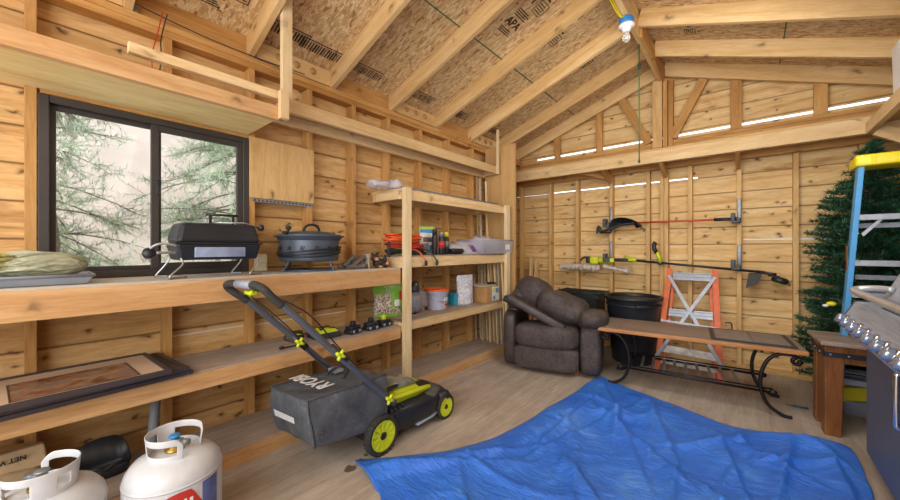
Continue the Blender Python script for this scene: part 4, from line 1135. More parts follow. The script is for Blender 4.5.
# ------------------------------------------------------------------ propane tanks
def tank(label, cx, cy, rz, art):
    t = thing('propane_tank', label, 'tank', (cx, cy, 0), 0)
    Mx = Matrix.Translation((cx, cy, 0)) @ Matrix.Rotation(rz, 4, 'Z')
    r = .162
    m = MB(); m.lathe([(.10, .03), (.14, .045), (.158, .08), (r, .12), (r, .295), (.157, .325), (.138, .352), (.10, .370), (.05, .379), (0, .381)], seg=56, M=Mx); m.build('body', M['whitepaint'], t)
    m = MB(); m.lathe([(.112, 0), (.115, .004), (.112, .05), (.108, .05), (.108, .004), (.112, 0)], seg=40, M=Mx); m.build('foot_ring', M['whitepaint'], t)
    m = MB(); m.lathe([(.1635, .293), (.1645, .297), (.1635, .301)], seg=56, M=Mx); m.build('weld_seam', M['whitepaint'], t)
    # collar: bent band with two long windows and a side hole, open at the front
    rc = .086; z0, z1 = .365, .458
    vs = []; fs = []; n = 72
    A0, A1 = R(35), R(325)
    def hole(a, zt):
        d = math.degrees(a)
        if (48 < d < 128 or 232 < d < 312) and .30 < zt < .72: return True
        if (166 < d < 194) and .25 < zt < .75: return True
        return False
    rows = [0, .1, .2, .3, .4, .5, .6, .72, .82, .92, 1]
    m = MB()
    for i in range(n + 1):
        a = A0 + (A1 - A0) * i / n
        for q in rows:
            e = min(1, (min(i, n - i) / n) * 14)
            top = z1 - (1 - e) ** 2 * .03
            f_ = 1 + .10 * q
            vs.append((rc * math.cos(a) * f_ * 1.0, rc * math.sin(a) * f_, z0 + (top - z0) * q - (.0 if q else .012)))
    K = len(rows)
    for i in range(n):
        for j in range(K - 1):
            a = A0 + (A1 - A0) * (i + .5) / n; zt = (rows[j] + rows[j + 1]) / 2
            if hole(a, zt): continue
            fs.append((i * K + j, (i + 1) * K + j, (i + 1) * K + j + 1, i * K + j + 1))
    m.add(vs, fs, True, M=Mx); o = m.build('collar', M['whitepaint'], t)
    md = o.modifiers.new('s', 'SOLIDIFY'); md.thickness = .0035
    md = o.modifiers.new('b', 'BEVEL'); md.width = .0015; md.segments = 2
    m = MB(); m.lathe([(.034, .375), (.034, .388), (.022, .393), (.018, .403), (.012, .405)], seg=20, M=Mx); m.build('neck', plain('Brass', 'B89A4E', .35, .8), t)
    m = MB(); m.box(-.014, .03, -.014, .014, .40, .425, M=Mx, bev=.004); m.tube([Mx @ Vector((.03, 0, .412)), Mx @ Vector((.058, 0, .412))], .012, 12); m.tube([Mx @ Vector((0, 0, .42)), Mx @ Vector((0, 0, .434))], .006, 8)
    m.build('valve', M['galv'], t)
    m = MB(); m.lathe([(.0, .430), (.018, .430), (.022, .434), (.018, .440), (0, .441)], seg=12, M=Mx); m.build('valve_knob', M['galv'] if not art else M['blue'], t)
    if art:
        def P(nm, mat, a0, a1, z0_, z1_, o_=.0008):
            vs = []; nn = 12
            for z in (z0_, z1_):
                for i in range(nn + 1):
                    a = rz_(a0 + (a1 - a0) * i / nn); vs.append((cx + (r + o_) * math.cos(a), cy + (r + o_) * math.sin(a), z))
            mm = MB(); mm.add(vs, [(i, i + 1, nn + 2 + i, nn + 1 + i) for i in range(nn)], True); return mm.build(nm, mat, t)
        rz_ = lambda a: a
        P('label_wrap', plain('TankLabel', 'D9D6DC', .4, 0, .1, 30), R(-150), R(75), .10, .290)
        P('label_wrap', plain('TankLabelBlue', '5A6AA8', .4, 0, .2, 20), R(20), R(45), .13, .285, .0014)
        # red swoosh that rises to the right
        mm = MB(); vs = []; nn = 24; a0, a1 = R(-75), R(22)
        for i in range(nn + 1):
            a = a0 + (a1 - a0) * i / nn; u = i / nn
            zt_ = .18 + .105 * math.sin(math.pi * min(1, u * 1.1) * .62) ** 1.2; zb = .14
            if u > .85: zt_ -= (u - .85) * .5
            for z in (zb, zt_): vs.append((cx + (r + .002) * math.cos(a), cy + (r + .002) * math.sin(a), z))
        mm.add(vs, [(2 * i, 2 * i + 2, 2 * i + 3, 2 * i + 1) for i in range(nn)], True); mm.build('red_print', M['red'], t)
        P('label_stroke', M['white'], R(-8), R(-5), .225, .255, .003); P('label_stroke', M['white'], R(-2), R(1), .23, .255, .003); P('label_stroke', M['white'], R(4), R(8), .225, .252, .003)
    return t
tank('white propane tank with red printed label, nearest the mower bag', -1.79, .375, R(40), True)
tank('plain white propane tank at the left beside the paper sack', -1.855, .02, R(215), False)
# ------------------------------------------------------------------ lawn mower
mw = thing('lawn_mower', 'black and lime cordless lawn mower with grass bag in front of the left shelves', 'lawn mower', (-1.84, 1.6, 0))
def wheel(x, y, r, w_, side):
    c_ = (x, y, r)
    Mx = Matrix.Translation(c_) @ Matrix.Rotation(R(90) * side, 4, 'Y')
    m = MB(); m.lathe([(r * .74, -w_ / 2), (r * .93, -w_ / 2), (r, -w_ / 2 + .006), (r, w_ / 2 - .006), (r * .93, w_ / 2), (r * .78, w_ / 2), (r * .76, w_ * .2), (r * .74, -w_ / 2)], seg=40, M=Mx)
    o = m.build('wheel', M['rubber'], mw)
    m = MB()
    for k in range(26):
        a = 2 * math.pi * k / 26
        for s_ in (-1, 1):
            m.box(-.004, .004, r - .002, r + .0025, s_ * w_ * .25 - w_ * .18, s_ * w_ * .25 + w_ * .18, M=Mx @ Matrix.Rotation(a + .12 * s_, 4, 'Z'))
    m.build('tread', M['rubber'], o)
    m = MB(); m.lathe([(r * .66, w_ * .30), (r * .78, w_ * .36), (r * .78, w_ * .46), (r * .70, w_ * .48), (r * .66, w_ * .38)], seg=40, M=Mx)
    for k in range(10):
        a = 2 * math.pi * k / 10
        mm = Mx @ Matrix.Rotation(a, 4, 'Z')
        m.hexa([mm @ Vector(p) for p in ((r * .2, -r * .06, w_ * .25), (r * .70, -r * .13, w_ * .25), (r * .70, r * .13, w_ * .25), (r * .2, r * .06, w_ * .25), (r * .2, -r * .05, w_ * .42), (r * .70, -r * .10, w_ * .46), (r * .70, r * .10, w_ * .46), (r * .2, r * .05, w_ * .42))])
    m.build('rim', M['lime'], o)
    m = MB(); m.lathe([(0, w_ * .52), (r * .12, w_ * .52), (r * .2, w_ * .44), (r * .22, w_ * .2)], seg=24, M=Mx); m.lathe([(0, w_ * .14), (r * .7, w_ * .14)], seg=24, M=Mx)
    m.build('hub', M['black'], o)
wheel(-1.635, 1.315, .113, .045, 1); wheel(-1.645, 1.885, .084, .04, 1)
wheel(-2.075, 1.315, .113, .045, -1); wheel(-2.065, 1.885, .084, .04, -1)
# deck: lofted rounded sections along Y
def loft(secs, name, mat, par, n=20, e=.55):
    """secs: (y, xc, halfw, z0, z1)"""
    m = MB(); vs = []; fs = []
    for (y, xc, hw, z0, z1) in secs:
        for k in range(n):
            a = 2 * math.pi * k / n
            ca, sa = math.cos(a), math.sin(a)
            vs.append((xc + hw * math.copysign(abs(ca) ** e, ca), y, (z0 + z1) / 2 + (z1 - z0) / 2 * math.copysign(abs(sa) ** e, sa)))
    L_ = len(secs)
    for i in range(L_ - 1):
        for k in range(n): fs.append((i * n + k, i * n + (k + 1) % n, (i + 1) * n + (k + 1) % n, (i + 1) * n + k))
    fs.append(tuple(range(n))); fs.append(tuple((L_ - 1) * n + k for k in range(n)))
    m.add(vs, fs, True)
    return m.build(name, mat, par)
loft([(1.36, -1.855, .18, .05, .20), (1.42, -1.855, .205, .045, .24), (1.55, -1.855, .232, .04, .235), (1.72, -1.855, .235, .04, .225), (1.86, -1.855, .205, .045, .205), (1.97, -1.855, .15, .05, .18), (2.0, -1.855, .11, .06, .15)], 'deck', M['blackm'], mw, 28)
loft([(1.60, -1.855, .236, .055, .075), (1.75, -1.855, .233, .055, .08), (1.83, -1.855, .215, .06, .085), (1.80, -1.855, .2, .06, .08)], 'deck_skirt', M['greyplast'], mw, 20)
for y in (1.885,):
    for s_ in (-1, 1):
        m = MB(); m.tube([(-1.855 + s_ * .13, y - .05, .15), (-1.855 + s_ * .19, y - .01, .155), (-1.855 + s_ * .205, y + .02, .16), (-1.855 + s_ * .19, y + .07, .13)], [.03, .04, .035, .02], 10); m.build('front_fender', M['black'], mw)
# hood
loft([(1.42, -1.855, .15, .20, .285), (1.50, -1.855, .168, .20, .298), (1.66, -1.855, .165, .19, .282), (1.80, -1.855, .14, .17, .250), (1.87, -1.855, .10, .15, .215), (1.89, -1.855, .06, .14, .19)], 'motor_cover', M['lime'], mw, 26)
loft([(1.56, -1.855, .215, .10, .228), (1.78, -1.855, .212, .10, .222), (1.90, -1.855, .17, .09, .205), (1.98, -1.855, .11, .08, .175)], 'front_cowl', plain('DeckGrey', '5C5C5A', .55, 0, .15), mw, 26)
for s_ in (-1, 1):
    m = MB(); m.tube(spline([(-1.855 + s_ * .155, 1.42, .265), (-1.855 + s_ * .172, 1.52, .268), (-1.855 + s_ * .165, 1.68, .255), (-1.855 + s_ * .12, 1.81, .225), (-1.855 + s_ * .03, 1.865, .2)]), .022, 8, flat=.75); m.build('lime_trim', M['lime'], mw)
m = MB(); m.box(-1.95, -1.76, 1.66, 1.70, .275, .29, bev=.006); m.box(-1.93, -1.78, 1.40, 1.44, .27, .29, bev=.006); m.build('lime_band', M['lime'], mw)
loft([(1.44, -1.855, .10, .27, .325), (1.50, -1.855, .125, .27, .348), (1.63, -1.855, .125, .27, .33), (1.70, -1.855, .105, .255, .30), (1.73, -1.855, .09, .25, .28)], 'battery_window', plain('SmokedCover', '85867A', .2, 0, .2, 20), mw, 22)
m = MB(); m.hexa([(-1.80, 1.70, .262), (-1.715, 1.70, .258), (-1.725, 1.82, .232), (-1.80, 1.82, .240), (-1.80, 1.70, .275), (-1.715, 1.70, .268), (-1.725, 1.82, .246), (-1.80, 1.82, .254)]); m.build('dark_inlay', M['black'], mw, bevel=.003)
m = MB()
for k in range(5):
    for q in range(3):
        m.box(-1.665 - .006 * q, -1.645, 1.395 + k * .032, 1.415 + k * .032, .13 + q * .036, .152 + q * .036, bev=.003)
m.build('side_vents', M['black'], mw)
m = MB(); m.tube(spline([(-1.70, 1.33, .30), (-1.70, 1.42, .33), (-1.74, 1.52, .315), (-1.78, 1.60, .305)]), .013, 8); m.tube(spline([(-2.0, 1.33, .30), (-1.98, 1.45, .325), (-1.94, 1.56, .31)]), .013, 8); m.build('carry_handle', M['black'], mw)
m = MB(); m.box(-1.69, -1.66, 1.56, 1.6, .085, .10, bev=.003); m.build('height_mark', M['lime'], mw)
m = MB(); m.hexa([(-2.0, 1.30, .03), (-1.70, 1.30, .03), (-1.70, 1.40, .06), (-2.0, 1.40, .06), (-2.0, 1.26, .10), (-1.70, 1.26, .10), (-1.70, 1.40, .20), (-2.0, 1.40, .20)]); m.build('rear_flap', M['black'], mw)
m = MB(); m.hexa([(-2.06, 1.30, .09), (-1.66, 1.30, .09), (-1.66, 1.44, .09), (-2.06, 1.44, .09), (-2.04, 1.30, .28), (-1.68, 1.30, .28), (-1.68, 1.44, .26), (-2.04, 1.44, .26)]); m.build('rear_housing', M['black'], mw, bevel=.012)
m = MB(); m.tube([(-2.09, 1.315, .113), (-1.63, 1.315, .113)], .012, 8); m.tube([(-2.07, 1.885, .084), (-1.64, 1.885, .084)], .01, 8); m.build('axle', M['blackm'], mw)
# handle bars
barR = spline([(-1.640, 1.42, .265), (-1.640, 1.36, .315), (-1.675, 1.06, .625), (-1.742, .80, .915), (-1.752, .755, .955)], 6)
barL = spline([(-2.06, 1.40, .27), (-2.058, 1.34, .325), (-2.07, 1.04, .635), (-2.095, .75, .925), (-2.10, .71, .955)], 6)
for b_ in (barR, barL):
    m = MB(); m.tube(b_, .0135, 12, flat=1.35); m.build('handle_bar', plain('BarGrey', '565B66', .4, .3, .05), mw)
m = MB(); m.tube(spline([(-1.745, .79, .92), (-1.755, .745, .965), (-1.77, .715, 1.005), (-1.82, .70, 1.022), (-1.87, .695, 1.02)]), .0195, 12); m.build('foam_grip', M['rubber'], mw)
m = MB(); m.tube(spline([(-2.095, .76, .915), (-2.105, .70, .965), (-2.105, .665, 1.0), (-2.06, .66, 1.018), (-1.99, .675, 1.02)]), .0195, 12); m.build('foam_grip', M['rubber'], mw)
m = MB(); m.tube([(-1.99, .675, 1.02), (-1.86, .695, 1.022)], .0225, 12); m.build('grip_centre', M['greyplast'], mw)
m = MB(); m.tube(spline([(-1.76, .80, .90), (-1.77, .77, .96), (-1.83, .75, .985), (-1.92, .74, .985), (-2.0, .73, .975), (-2.07, .74, .94)]), .007, 8); m.build('bail_lever', M['black'], mw)
m = MB(); m.box(-1.98, -1.90, .70, .74, .965, .985, bev=.005); m.tube([(-2.0, .74, .95), (-1.9, .71, .985)], .009, 8); m.build('start_lever', M['lime'], mw)
def knob3(p, nm='clamp_knob'):
    m = MB(); p = Vector(p)
    m.tube([p, p + Vector((.03, 0, 0))], .012, 10)
    for a in (R(60), R(240), R(150), R(330)):
        m.tube([p + Vector((.026, 0, 0)), p + Vector((.03, math.cos(a) * .03, math.sin(a) * .03))], [.012, .008], 8)
    m.build(nm, M['lime'], mw)
knob3((-1.665, 1.045, .64)); knob3((-2.055, 1.02, .645)); knob3((-1.625, 1.345, .32)); 
m = MB(); m.box(-2.055, -2.03, 1.33, 1.37, .30, .36, bev=.004); m.build('pivot_clip', M['lime'], mw)
m = MB(); m.tube([(-1.675, 1.10, .59), (-1.69, 1.02, .68)], .021, 10); m.build('bar_clamp', M['black'], mw)
m = MB(); m.tube([(-2.067, 1.08, .595), (-2.072, 1.0, .68)], .021, 10); m.build('bar_clamp', M['black'], mw)
m = MB(); m.tube(spline([(-1.79, .76, .97), (-1.76, .93, .86), (-1.76, 1.1, .66), (-1.72, 1.22, .50), (-1.72, 1.40, .29)]), .004, 6); m.tube(spline([(-2.07, .76, .95), (-2.03, .95, .75), (-2.03, 1.15, .50), (-1.98, 1.42, .29)]), .004, 6); m.build('control_cable', M['black'], mw)
# grass bag : subdivided box, rounded and sagging
bgm = NT('BagFabric'); v = bgm.coord(False)
n1 = bgm.noise(v, 7, 6, .75)
vo = bgm.new('ShaderNodeTexVoronoi'); vo.inputs['Scale'].default_value = 60; bgm.link(bgm.mapv(v, (1, 1, .5)), vo.inputs['Vector'])
spk = bgm.math('MULTIPLY', bgm.math('LESS_THAN', vo.outputs['Distance'], .13), bgm.math('GREATER_THAN', bgm.noise(v, 9, 2), .55))
colr = bgm.ramp(n1, [(.3, lin('3A3D42')), (.55, lin('565A60')), (.75, lin('84867F'))])
bgm.link(bgm.mixc(bgm.math('MULTIPLY', spk, .6), colr, lin('A09C84')), bgm.b.inputs['Base Color']); bgm.b.inputs['Roughness'].default_value = .85; bgm.bump(n1, .3, .01)
m = MB()
N1, N2, N3 = 10, 10, 8
def bagp(u, v_, w_):     # u across x, v along y (0 rear), w up
    hw = .215 - .004 * (1 - v_)
    x = -1.875 + (u * 2 - 1) * hw
    y = .875 + v_ * .50
    zb = .145 + .05 * u * (1 - v_) - .02 * v_
    zt = .445 - .035 * (1 - u) - .02 * v_ * 0
    z = zb + (zt - zb) * w_
    # rounding of the lower rear edge and bulge
    y += .045 * (1 - v_) * (1 - w_) ** 2
    x += .016 * math.sin(math.pi * w_) * (1 if u > .5 else -1) * abs(u * 2 - 1)
    z += .012 * math.sin(math.pi * u) * math.sin(math.pi * v_) * (1 if w_ > .5 else -1) * abs(w_ * 2 - 1) ** 3 * (-1 if w_ > .5 else 1)
    q = Vector((x * 7, y * 7, z * 7)); d_ = noise.noise_vector(q) * .010
    return Vector((x, y, z)) + d_
idx = {}; vs = []; fs = []
def gi(i, j, k):
    if (i, j, k) not in idx:
        idx[(i, j, k)] = len(vs); vs.append(bagp(i / N1, j / N2, k / N3))
    return idx[(i, j, k)]
for i in range(N1):
    for j in range(N2):
        fs.append((gi(i, j, 0), gi(i, j + 1, 0), gi(i + 1, j + 1, 0), gi(i + 1, j, 0))); fs.append((gi(i, j, N3), gi(i + 1, j, N3), gi(i + 1, j + 1, N3), gi(i, j + 1, N3)))
    for k in range(N3):
        fs.append((gi(i, 0, k), gi(i + 1, 0, k), gi(i + 1, 0, k + 1), gi(i, 0, k + 1))); fs.append((gi(i, N2, k), gi(i, N2, k + 1), gi(i + 1, N2, k + 1), gi(i + 1, N2, k)))
for j in range(N2):
    for k in range(N3):
        fs.append((gi(0, j, k), gi(0, j, k + 1), gi(0, j + 1, k + 1), gi(0, j + 1, k))); fs.append((gi(N1, j, k), gi(N1, j + 1, k), gi(N1, j + 1, k + 1), gi(N1, j, k + 1)))
m.add(vs, fs, True); bag = m.build('grass_bag', bgm.m, mw, bevel=.012)
m = MB()
for (u, w_) in ((1, 1), (0, 1)):
    m.tube([bagp(u, q / 8, w_) for q in range(9)], .004, 6)
m.tube([bagp(q / 8, 0, 1) for q in range(9)], .004, 6)
m.tube([bagp(1, 0, q / 8) for q in range(9)], .004, 6)
m.build('bag_piping', M['greyplast'] if 0 else plain('Piping', '4A4C50', .8), bag)
m = MB(); m.add([bagp(.12, 0, .40) + Vector((0, -.004, 0)), bagp(.62, 0, .40) + Vector((0, -.004, 0)), bagp(.62, 0, .54) + Vector((0, -.004, 0)), bagp(.12, 0, .54) + Vector((0, -.004, 0))], [(0, 1, 2, 3)]); m.build('white_tag', M['whiteink'], bag)
Mx = frame_m((-1.87, 1.01, .458), (-1, 0, -.080), (0, -1, 0)); 
text_obj('RYOBI', .125, M['whiteink'], 'printed_logo', bag, Mx, bold=.003, extrude=.0008)
m = MB(); m.box(-2.02, -1.94, 1.20, 1.26, .43, .448, bev=.003); m.build('bag_tag', M['greyplast'], bag)
m = MB(); m.tube(spline([(-1.95, 1.15, .44), (-1.93, 1.22, .475), (-1.84, 1.23, .48), (-1.8, 1.17, .447)]), .009, 8); m.build('bag_handle', M['black'], bag)
# oil-like stains next to the mower
rr = random.Random(3)
m = MB()
for cx, cy, r0 in ((-1.67, 1.20, .022), (-1.66, 1.12, .03), (-1.70, 1.25, .015)):
    m.add([(cx + math.cos(a) * r0 * rr.uniform(.6, 1.3), cy + math.sin(a) * r0 * rr.uniform(.6, 1.3), .0012) for a in [2 * math.pi * k / 14 for k in range(14)]], [tuple(range(14))])
tag(local(m.build('floor_stain', plain('StainDark', '6A5A4C', .6)), (-1.66, 1.05, 0)), 'dark wet stains on the plywood floor behind the mower', 'stain', kind='stuff')

# ------------------------------------------------------------------ blue tarp
tp = NT('TarpBlue'); v = tp.coord(False)
n1 = tp.noise(v, 2.2, 5, .65); n2 = tp.noise(v, 40, 3, .6); n3 = tp.noise(tp.mapv(v, (3, 9, 3), (0, 0, .6)), 3, 5, .7, 1.2)
cc = tp.ramp(n1, [(.3, lin('2A6CDC')), (.55, lin('3C82EE')), (.75, lin('6AA4F6'))])
cc = tp.mixc(tp.math('MULTIPLY', tp.ramp(n3, [(.56, (0, 0, 0, 1)), (.75, (1, 1, 1, 1))]), .28), cc, lin('6E7484'))
tp.link(cc, tp.b.inputs['Base Color']); tp.b.inputs['Roughness'].default_value = .34; tp.b.inputs['Specular IOR Level'].default_value = .6
bsum = tp.math('ADD', n3, tp.math('MULTIPLY', n2, .12)); tp.bump(bsum, .7, .03)
L_ = [(-1.69, 1.18), (-1.42, 1.50), (-1.33, 1.64), (-1.24, 1.85), (-1.18, 2.15), (-1.155, 2.5), (-1.10, 2.95), (-1.09, 3.25), (-1.06, 3.44)]
T_ = [(-1.06, 3.44), (-.72, 3.27), (-.45, 3.18), (-.15, 3.05), (.04, 3.06), (.17, 3.10), (.40, 3.20), (.47, 3.16)]
B_ = [(-1.69, 1.18), (-1.45, 1.10), (-1.33, 1.06), (-1.1, .85), (-.7, .7), (-.2, .72), (.3, .9)]
R_ = [(.3, .9), (.36, 1.8), (.46, 2.6), (.475, 2.9), (.47, 3.16)]
def curve(pts):
    sp = spline([(a, b, 0) for a, b in pts], 8); ln = [0]
    for i in range(1, len(sp)): ln.append(ln[-1] + (sp[i] - sp[i - 1]).length)
    def f_(t):
        d = t * ln[-1]
        for i in range(1, len(ln)):
            if ln[i] >= d - 1e-9:
                k = (d - ln[i - 1]) / max(1e-9, ln[i] - ln[i - 1]); return sp[i - 1].lerp(sp[i], k)
        return sp[-1]
    return f_
cL, cT, cB, cR = map(curve, (L_, T_, B_, R_))
def ridge(p, a, b, w_, h_):
    a = Vector(a); b = Vector(b); ab = b - a; t = max(0, min(1, (p - a).dot(ab) / ab.length_squared))
    d = (p - (a + ab * t)).length
    side = ab.x * (p - a).y - ab.y * (p - a).x
    d *= 2.4 if side > 0 else .75
    return h_ * (math.exp(-d / (w_ * .55)) * .65 + math.exp(-(d / w_) ** 2) * .35) * math.sin(math.pi * (.08 + .84 * t)) ** .5
RID = [((-1.62, 1.12), (-.98, 1.75), .05, .028), ((-.98, 1.75), (-.62, 3.05), .05, .024), ((-.55, 3.0), (-.42, 2.2), .05, .028), ((-.9, 2.75), (-.2, 2.1), .05, .026), ((-.15, 2.85), (.05, 1.9), .05, .028), ((.33, 2.4), (-.25, 1.9), .05, .024), ((-.75, 1.9), (-.1, 1.3), .05, .026), ((-1.1, 1.35), (-.35, 1.1), .04, .02), ((.1, 1.9), (-.4, 1.4), .04, .02), ((.42, 2.9), (.05, 2.6), .045, .03), ((-1.55, 1.18), (-.97, 1.95), .035, .030), ((-.97, 1.95), (-.93, 2.9), .05, .038), ((-1.0, 3.3), (-.35, 1.9), .05, .03), ((-.6, 3.1), (-.3, 2.3), .06, .035), ((-.3, 2.3), (-.25, 1.5), .05, .03),
       ((-.2, 2.2), (.3, 1.6), .06, .03), ((-.8, 2.2), (-.5, 1.2), .05, .025), ((.02, 2.9), (-.35, 2.45), .04, .03), ((.05, 3.0), (.44, 3.1), .07, .075), ((.2, 2.95), (.1, 2.2), .06, .035), ((-1.2, 1.5), (-.8, 1.1), .04, .02), ((.36, 3.0), (.40, 2.2), .06, .03), ((-.95, 2.6), (-.55, 2.75), .04, .03), ((-.75, 2.95), (-.62, 2.2), .035, .03), ((-.05, 2.75), (.28, 2.55), .035, .025)]
NS, NT_ = 150, 190
vs = []
for i in range(NS + 1):
    s_ = i / NS
    for j in range(NT_ + 1):
        t = j / NT_
        p = cB(s_) * (1 - t) + cT(s_) * t + cL(t) * (1 - s_) + cR(t) * s_ - (cB(0) * (1 - s_) * (1 - t) + cT(0) * (1 - s_) * t + cB(1) * s_ * (1 - t) + cT(1) * s_ * t)
        P2 = Vector((p.x, p.y))
        ed = min(1, min(s_, 1 - s_, t, 1 - t) * 14)
        h_ = sum(ridge(P2, *r_) for r_ in RID) * (.35 + .65 * ed)
        q = Vector((p.x, p.y, 0))
        n_ = noise.noise(q * 3.1); n2_ = 1 - abs(noise.noise(Vector((p.x * 2.2 + p.y * .9, p.y * 2.6 - p.x, 3)) + noise.noise_vector(q * 1.7) * .5)) * 2.2
        n3_ = 1 - abs(noise.noise(Vector((p.x * 6 + 2 * p.y, p.y * 5, 7)) + noise.noise_vector(q * 3) * .4)) * 2.4
        h_ += ed * (max(0, n_) * .007 + max(0, n2_) ** 2 * .006 + max(0, n3_) ** 3 * .003)
        cr1 = noise.noise(Vector((p.x * 1.7 + 4, p.y * 1.9, 1.5)) + noise.noise_vector(q * 1.1) * .8); h_ += ed * .016 * max(0, 1 - abs(cr1) * 13) + ed * .006 * max(0, 1 - abs(noise.noise(Vector((p.x * 4.2 - p.y, p.y * 3.4, 9)) + noise.noise_vector(q * 2) * .6)) * 8)
        # folded-over hem band along the left edge
        if .0 < s_ < .10 and t < .85: h_ += .012 * math.sin(math.pi * min(1, s_ / .05) * .5) * (1 if s_ < .085 else (1 - (s_ - .085) / .015))
        jit = noise.noise(q * 5) * .012 * (1 - ed)
        vs.append((p.x + jit, p.y + jit, .006 + h_))
m = MB(); m.add(vs, [(i * (NT_ + 1) + j, (i + 1) * (NT_ + 1) + j, (i + 1) * (NT_ + 1) + j + 1, i * (NT_ + 1) + j + 1) for i in range(NS) for j in range(NT_)], True)
tarp = m.build('tarp', tp.m); local(tarp, (-.5, 2.1, 0)); tag(tarp, 'large wrinkled bright blue plastic tarp spread over the floor', 'tarp')
md = tarp.modifiers.new('s', 'SOLIDIFY'); md.thickness = .003; md.offset = -1
for (x, y) in ((-1.635, 1.175), (-1.055, 3.38), (-.43, 3.12), (-.12, 3.02)):
    m = MB(); m.lathe([(.006, .0), (.013, .001), (.014, .003), (.012, .005), (.006, .004)], (x, y, .010), 16); m.build('grommet', M['galv'], tarp)

# ------------------------------------------------------------------ recliner
lt = NT('Leather'); v = lt.coord(False)
n1 = lt.noise(v, 5, 6, .7); n2 = lt.noise(v, 45, 4, .7)
cc = lt.ramp(n1, [(.3, lin('352D2A')), (.55, lin('4E4441')), (.75, lin('6E6562'))])
lt.link(lt.mixc(.3, cc, lt.ramp(n2, [(.35, lin('2E2725')), (.65, lin('6E6461'))])), lt.b.inputs['Base Color']); lt.b.inputs['Roughness'].default_value = .62; lt.b.inputs['Specular IOR Level'].default_value = .3; lt.bump(lt.math('ADD', n1, lt.math('MULTIPLY', n2, .3)), .4, .012)
lea = lt.m; leadk = plain('LeatherSide', '453A36', .45, 0, .25, 12, .3)
rc_ = thing('recliner', 'worn brown leather recliner with its backrest folded down over the seat', 'armchair', (-1.575, 3.50, 0), R(15))
RM = Matrix.Translation((-1.575, 3.50, 0)) @ Matrix.Rotation(R(15), 4, 'Z')
def rot(a, ax): return Matrix.Rotation(R(a), 4, ax)
def cush(nm, c_, size, e, mat=lea, tilt=None, nz=.035, nf=7, seed=0, seg=36):
    Mx = RM @ Matrix.Translation(c_) @ (tilt or Matrix.Identity(4))
    m = MB(); m.blob((0, 0, 0), size, e, seg, nz, nf, M=Mx, seed=seed); return m.build(nm, mat, rc_)
m = MB(); m.box(-.30, .30, -.24, .33, .05, .38, M=RM, bev=.02); m.build('seat_base', leadk, rc_)
cf = plain('ChairFoot', '8A5A34', .5)
for a in (-.27, .27):
    for b in (-.22, .28):
        m = MB(); m.box(a - .025, a + .025, b - .025, b + .025, 0, .06, M=RM, bev=.005); m.build('foot', cf, rc_)
cush('footrest_pad', (0, -.31, .150), (.62, .15, .235), .42, nz=.03, seed=1)
cush('seat_cushion', (0, -.235, .355), (.61, .38, .235), .50, nz=.04, seed=2)
cush('armrest', (-.365, .02, .29), (.15, .66, .57), .35, leadk, nz=.03, seed=3)
cush('armrest', (.40, .0, .26), (.20, .70, .49), .38, lea, nz=.03, seed=4)
o = cush('arm_pad', (.415, -.05, .515), (.27, .72, .18), .65, lea, rot(-5, 'X'), .09, 8, seed=5)
cush('arm_pad', (-.35, .04, .565), (.16, .5, .08), .6, leadk, None, .03, 8, seed=6)
# folded backrest: a slab plus two big pillows
m = MB(); Mx = RM @ Matrix.Translation((-.10, -.07, .565)) @ rot(27, 'Y') @ rot(-4, 'X'); m.box(-.31, .30, -.31, .26, -.045, .035, M=Mx, bev=.02); m.build('backrest_panel', leadk, rc_)
cush('back_cushion', (.13, -.05, .60), (.52, .58, .31), .80, lea, rot(15, 'Y') @ rot(-8, 'X'), .13, 5, seed=7, seg=48)
cush('headrest_cushion', (-.18, .08, .705), (.44, .56, .34), .82, lea, rot(24, 'Y') @ rot(-6, 'X'), .10, 5, seed=8, seg=44)
cush('headrest_cushion', (-.32, .0, .665), (.20, .42, .27), .8, lea, rot(35, 'Y'), .06, 6, seed=12)
m = MB(); Mx = RM @ Matrix.Translation((-.385, -.16, .655)) @ rot(20, 'Y'); m.box(-.075, .075, -.05, .05, -.03, .03, M=Mx, bev=.008); m.box(-.05, .05, -.056, -.048, -.012, .012, M=Mx); m.build('hinge_bracket', M['black'], rc_)

# things behind the recliner
tr2 = thing('black_tray', 'black plastic nursery tray on a crate behind the recliner', 'tray', (-1.55, 4.2, .66))
def nest(t, x0, x1, y0, y1, z):
    m = MB(); cx, cy = (x0 + x1) / 2, (y0 + y1) / 2
    m.box(x0, x1, y0, y1, z, z + .008)
    for i in range(6): m.box(x0 + (x1 - x0) * i / 5 - .005, x0 + (x1 - x0) * i / 5 + .005, y0, y1, z, z + .055)
    for j in range(4): m.box(x0, x1, y0 + (y1 - y0) * j / 3 - .005, y0 + (y1 - y0) * j / 3 + .005, z, z + .055)
    m.build('tray', M['black'], t)
    m = MB(); m.tube([(x0 - .01, y0 - .01, z + .055), (x1 + .01, y0 - .01, z + .055), (x1 + .01, y1 + .01, z + .055), (x0 - .01, y1 + .01, z + .055)], .008, 6, closed=True); m.build('rim', M['black'], t)
nest(tr2, -1.78, -1.27, 4.06, 4.42, .635)
cr = thing('storage_crate', 'tall black plastic crate hidden behind the recliner carrying the trays', 'crate', (-1.6, 4.24, 0))
m = MB(); rbox(m, -1.78, -1.30, 4.07, 4.41, .0, .625, .03, 0); m.build('crate', M['black'], cr, bevel=.01)
m = MB(); m.tube([(-1.78, 4.07, .62), (-1.30, 4.07, .62), (-1.30, 4.41, .62), (-1.78, 4.41, .62)], .01, 6, closed=True); m.build('rim', M['black'], cr)
for k, (x, h_, lab) in enumerate(((-2.30, 1.08, 'taller short board leaning on the back wall behind the recliner'), (-2.22, 1.02, 'shorter board leaning on the back wall behind the recliner'))):
    tag(board('board_offcut', (x, 4.40, .0), (x - .03, 4.53, h_), .07, .02, M['pine'], None, up=(0, 1, 0)), lab, 'board')

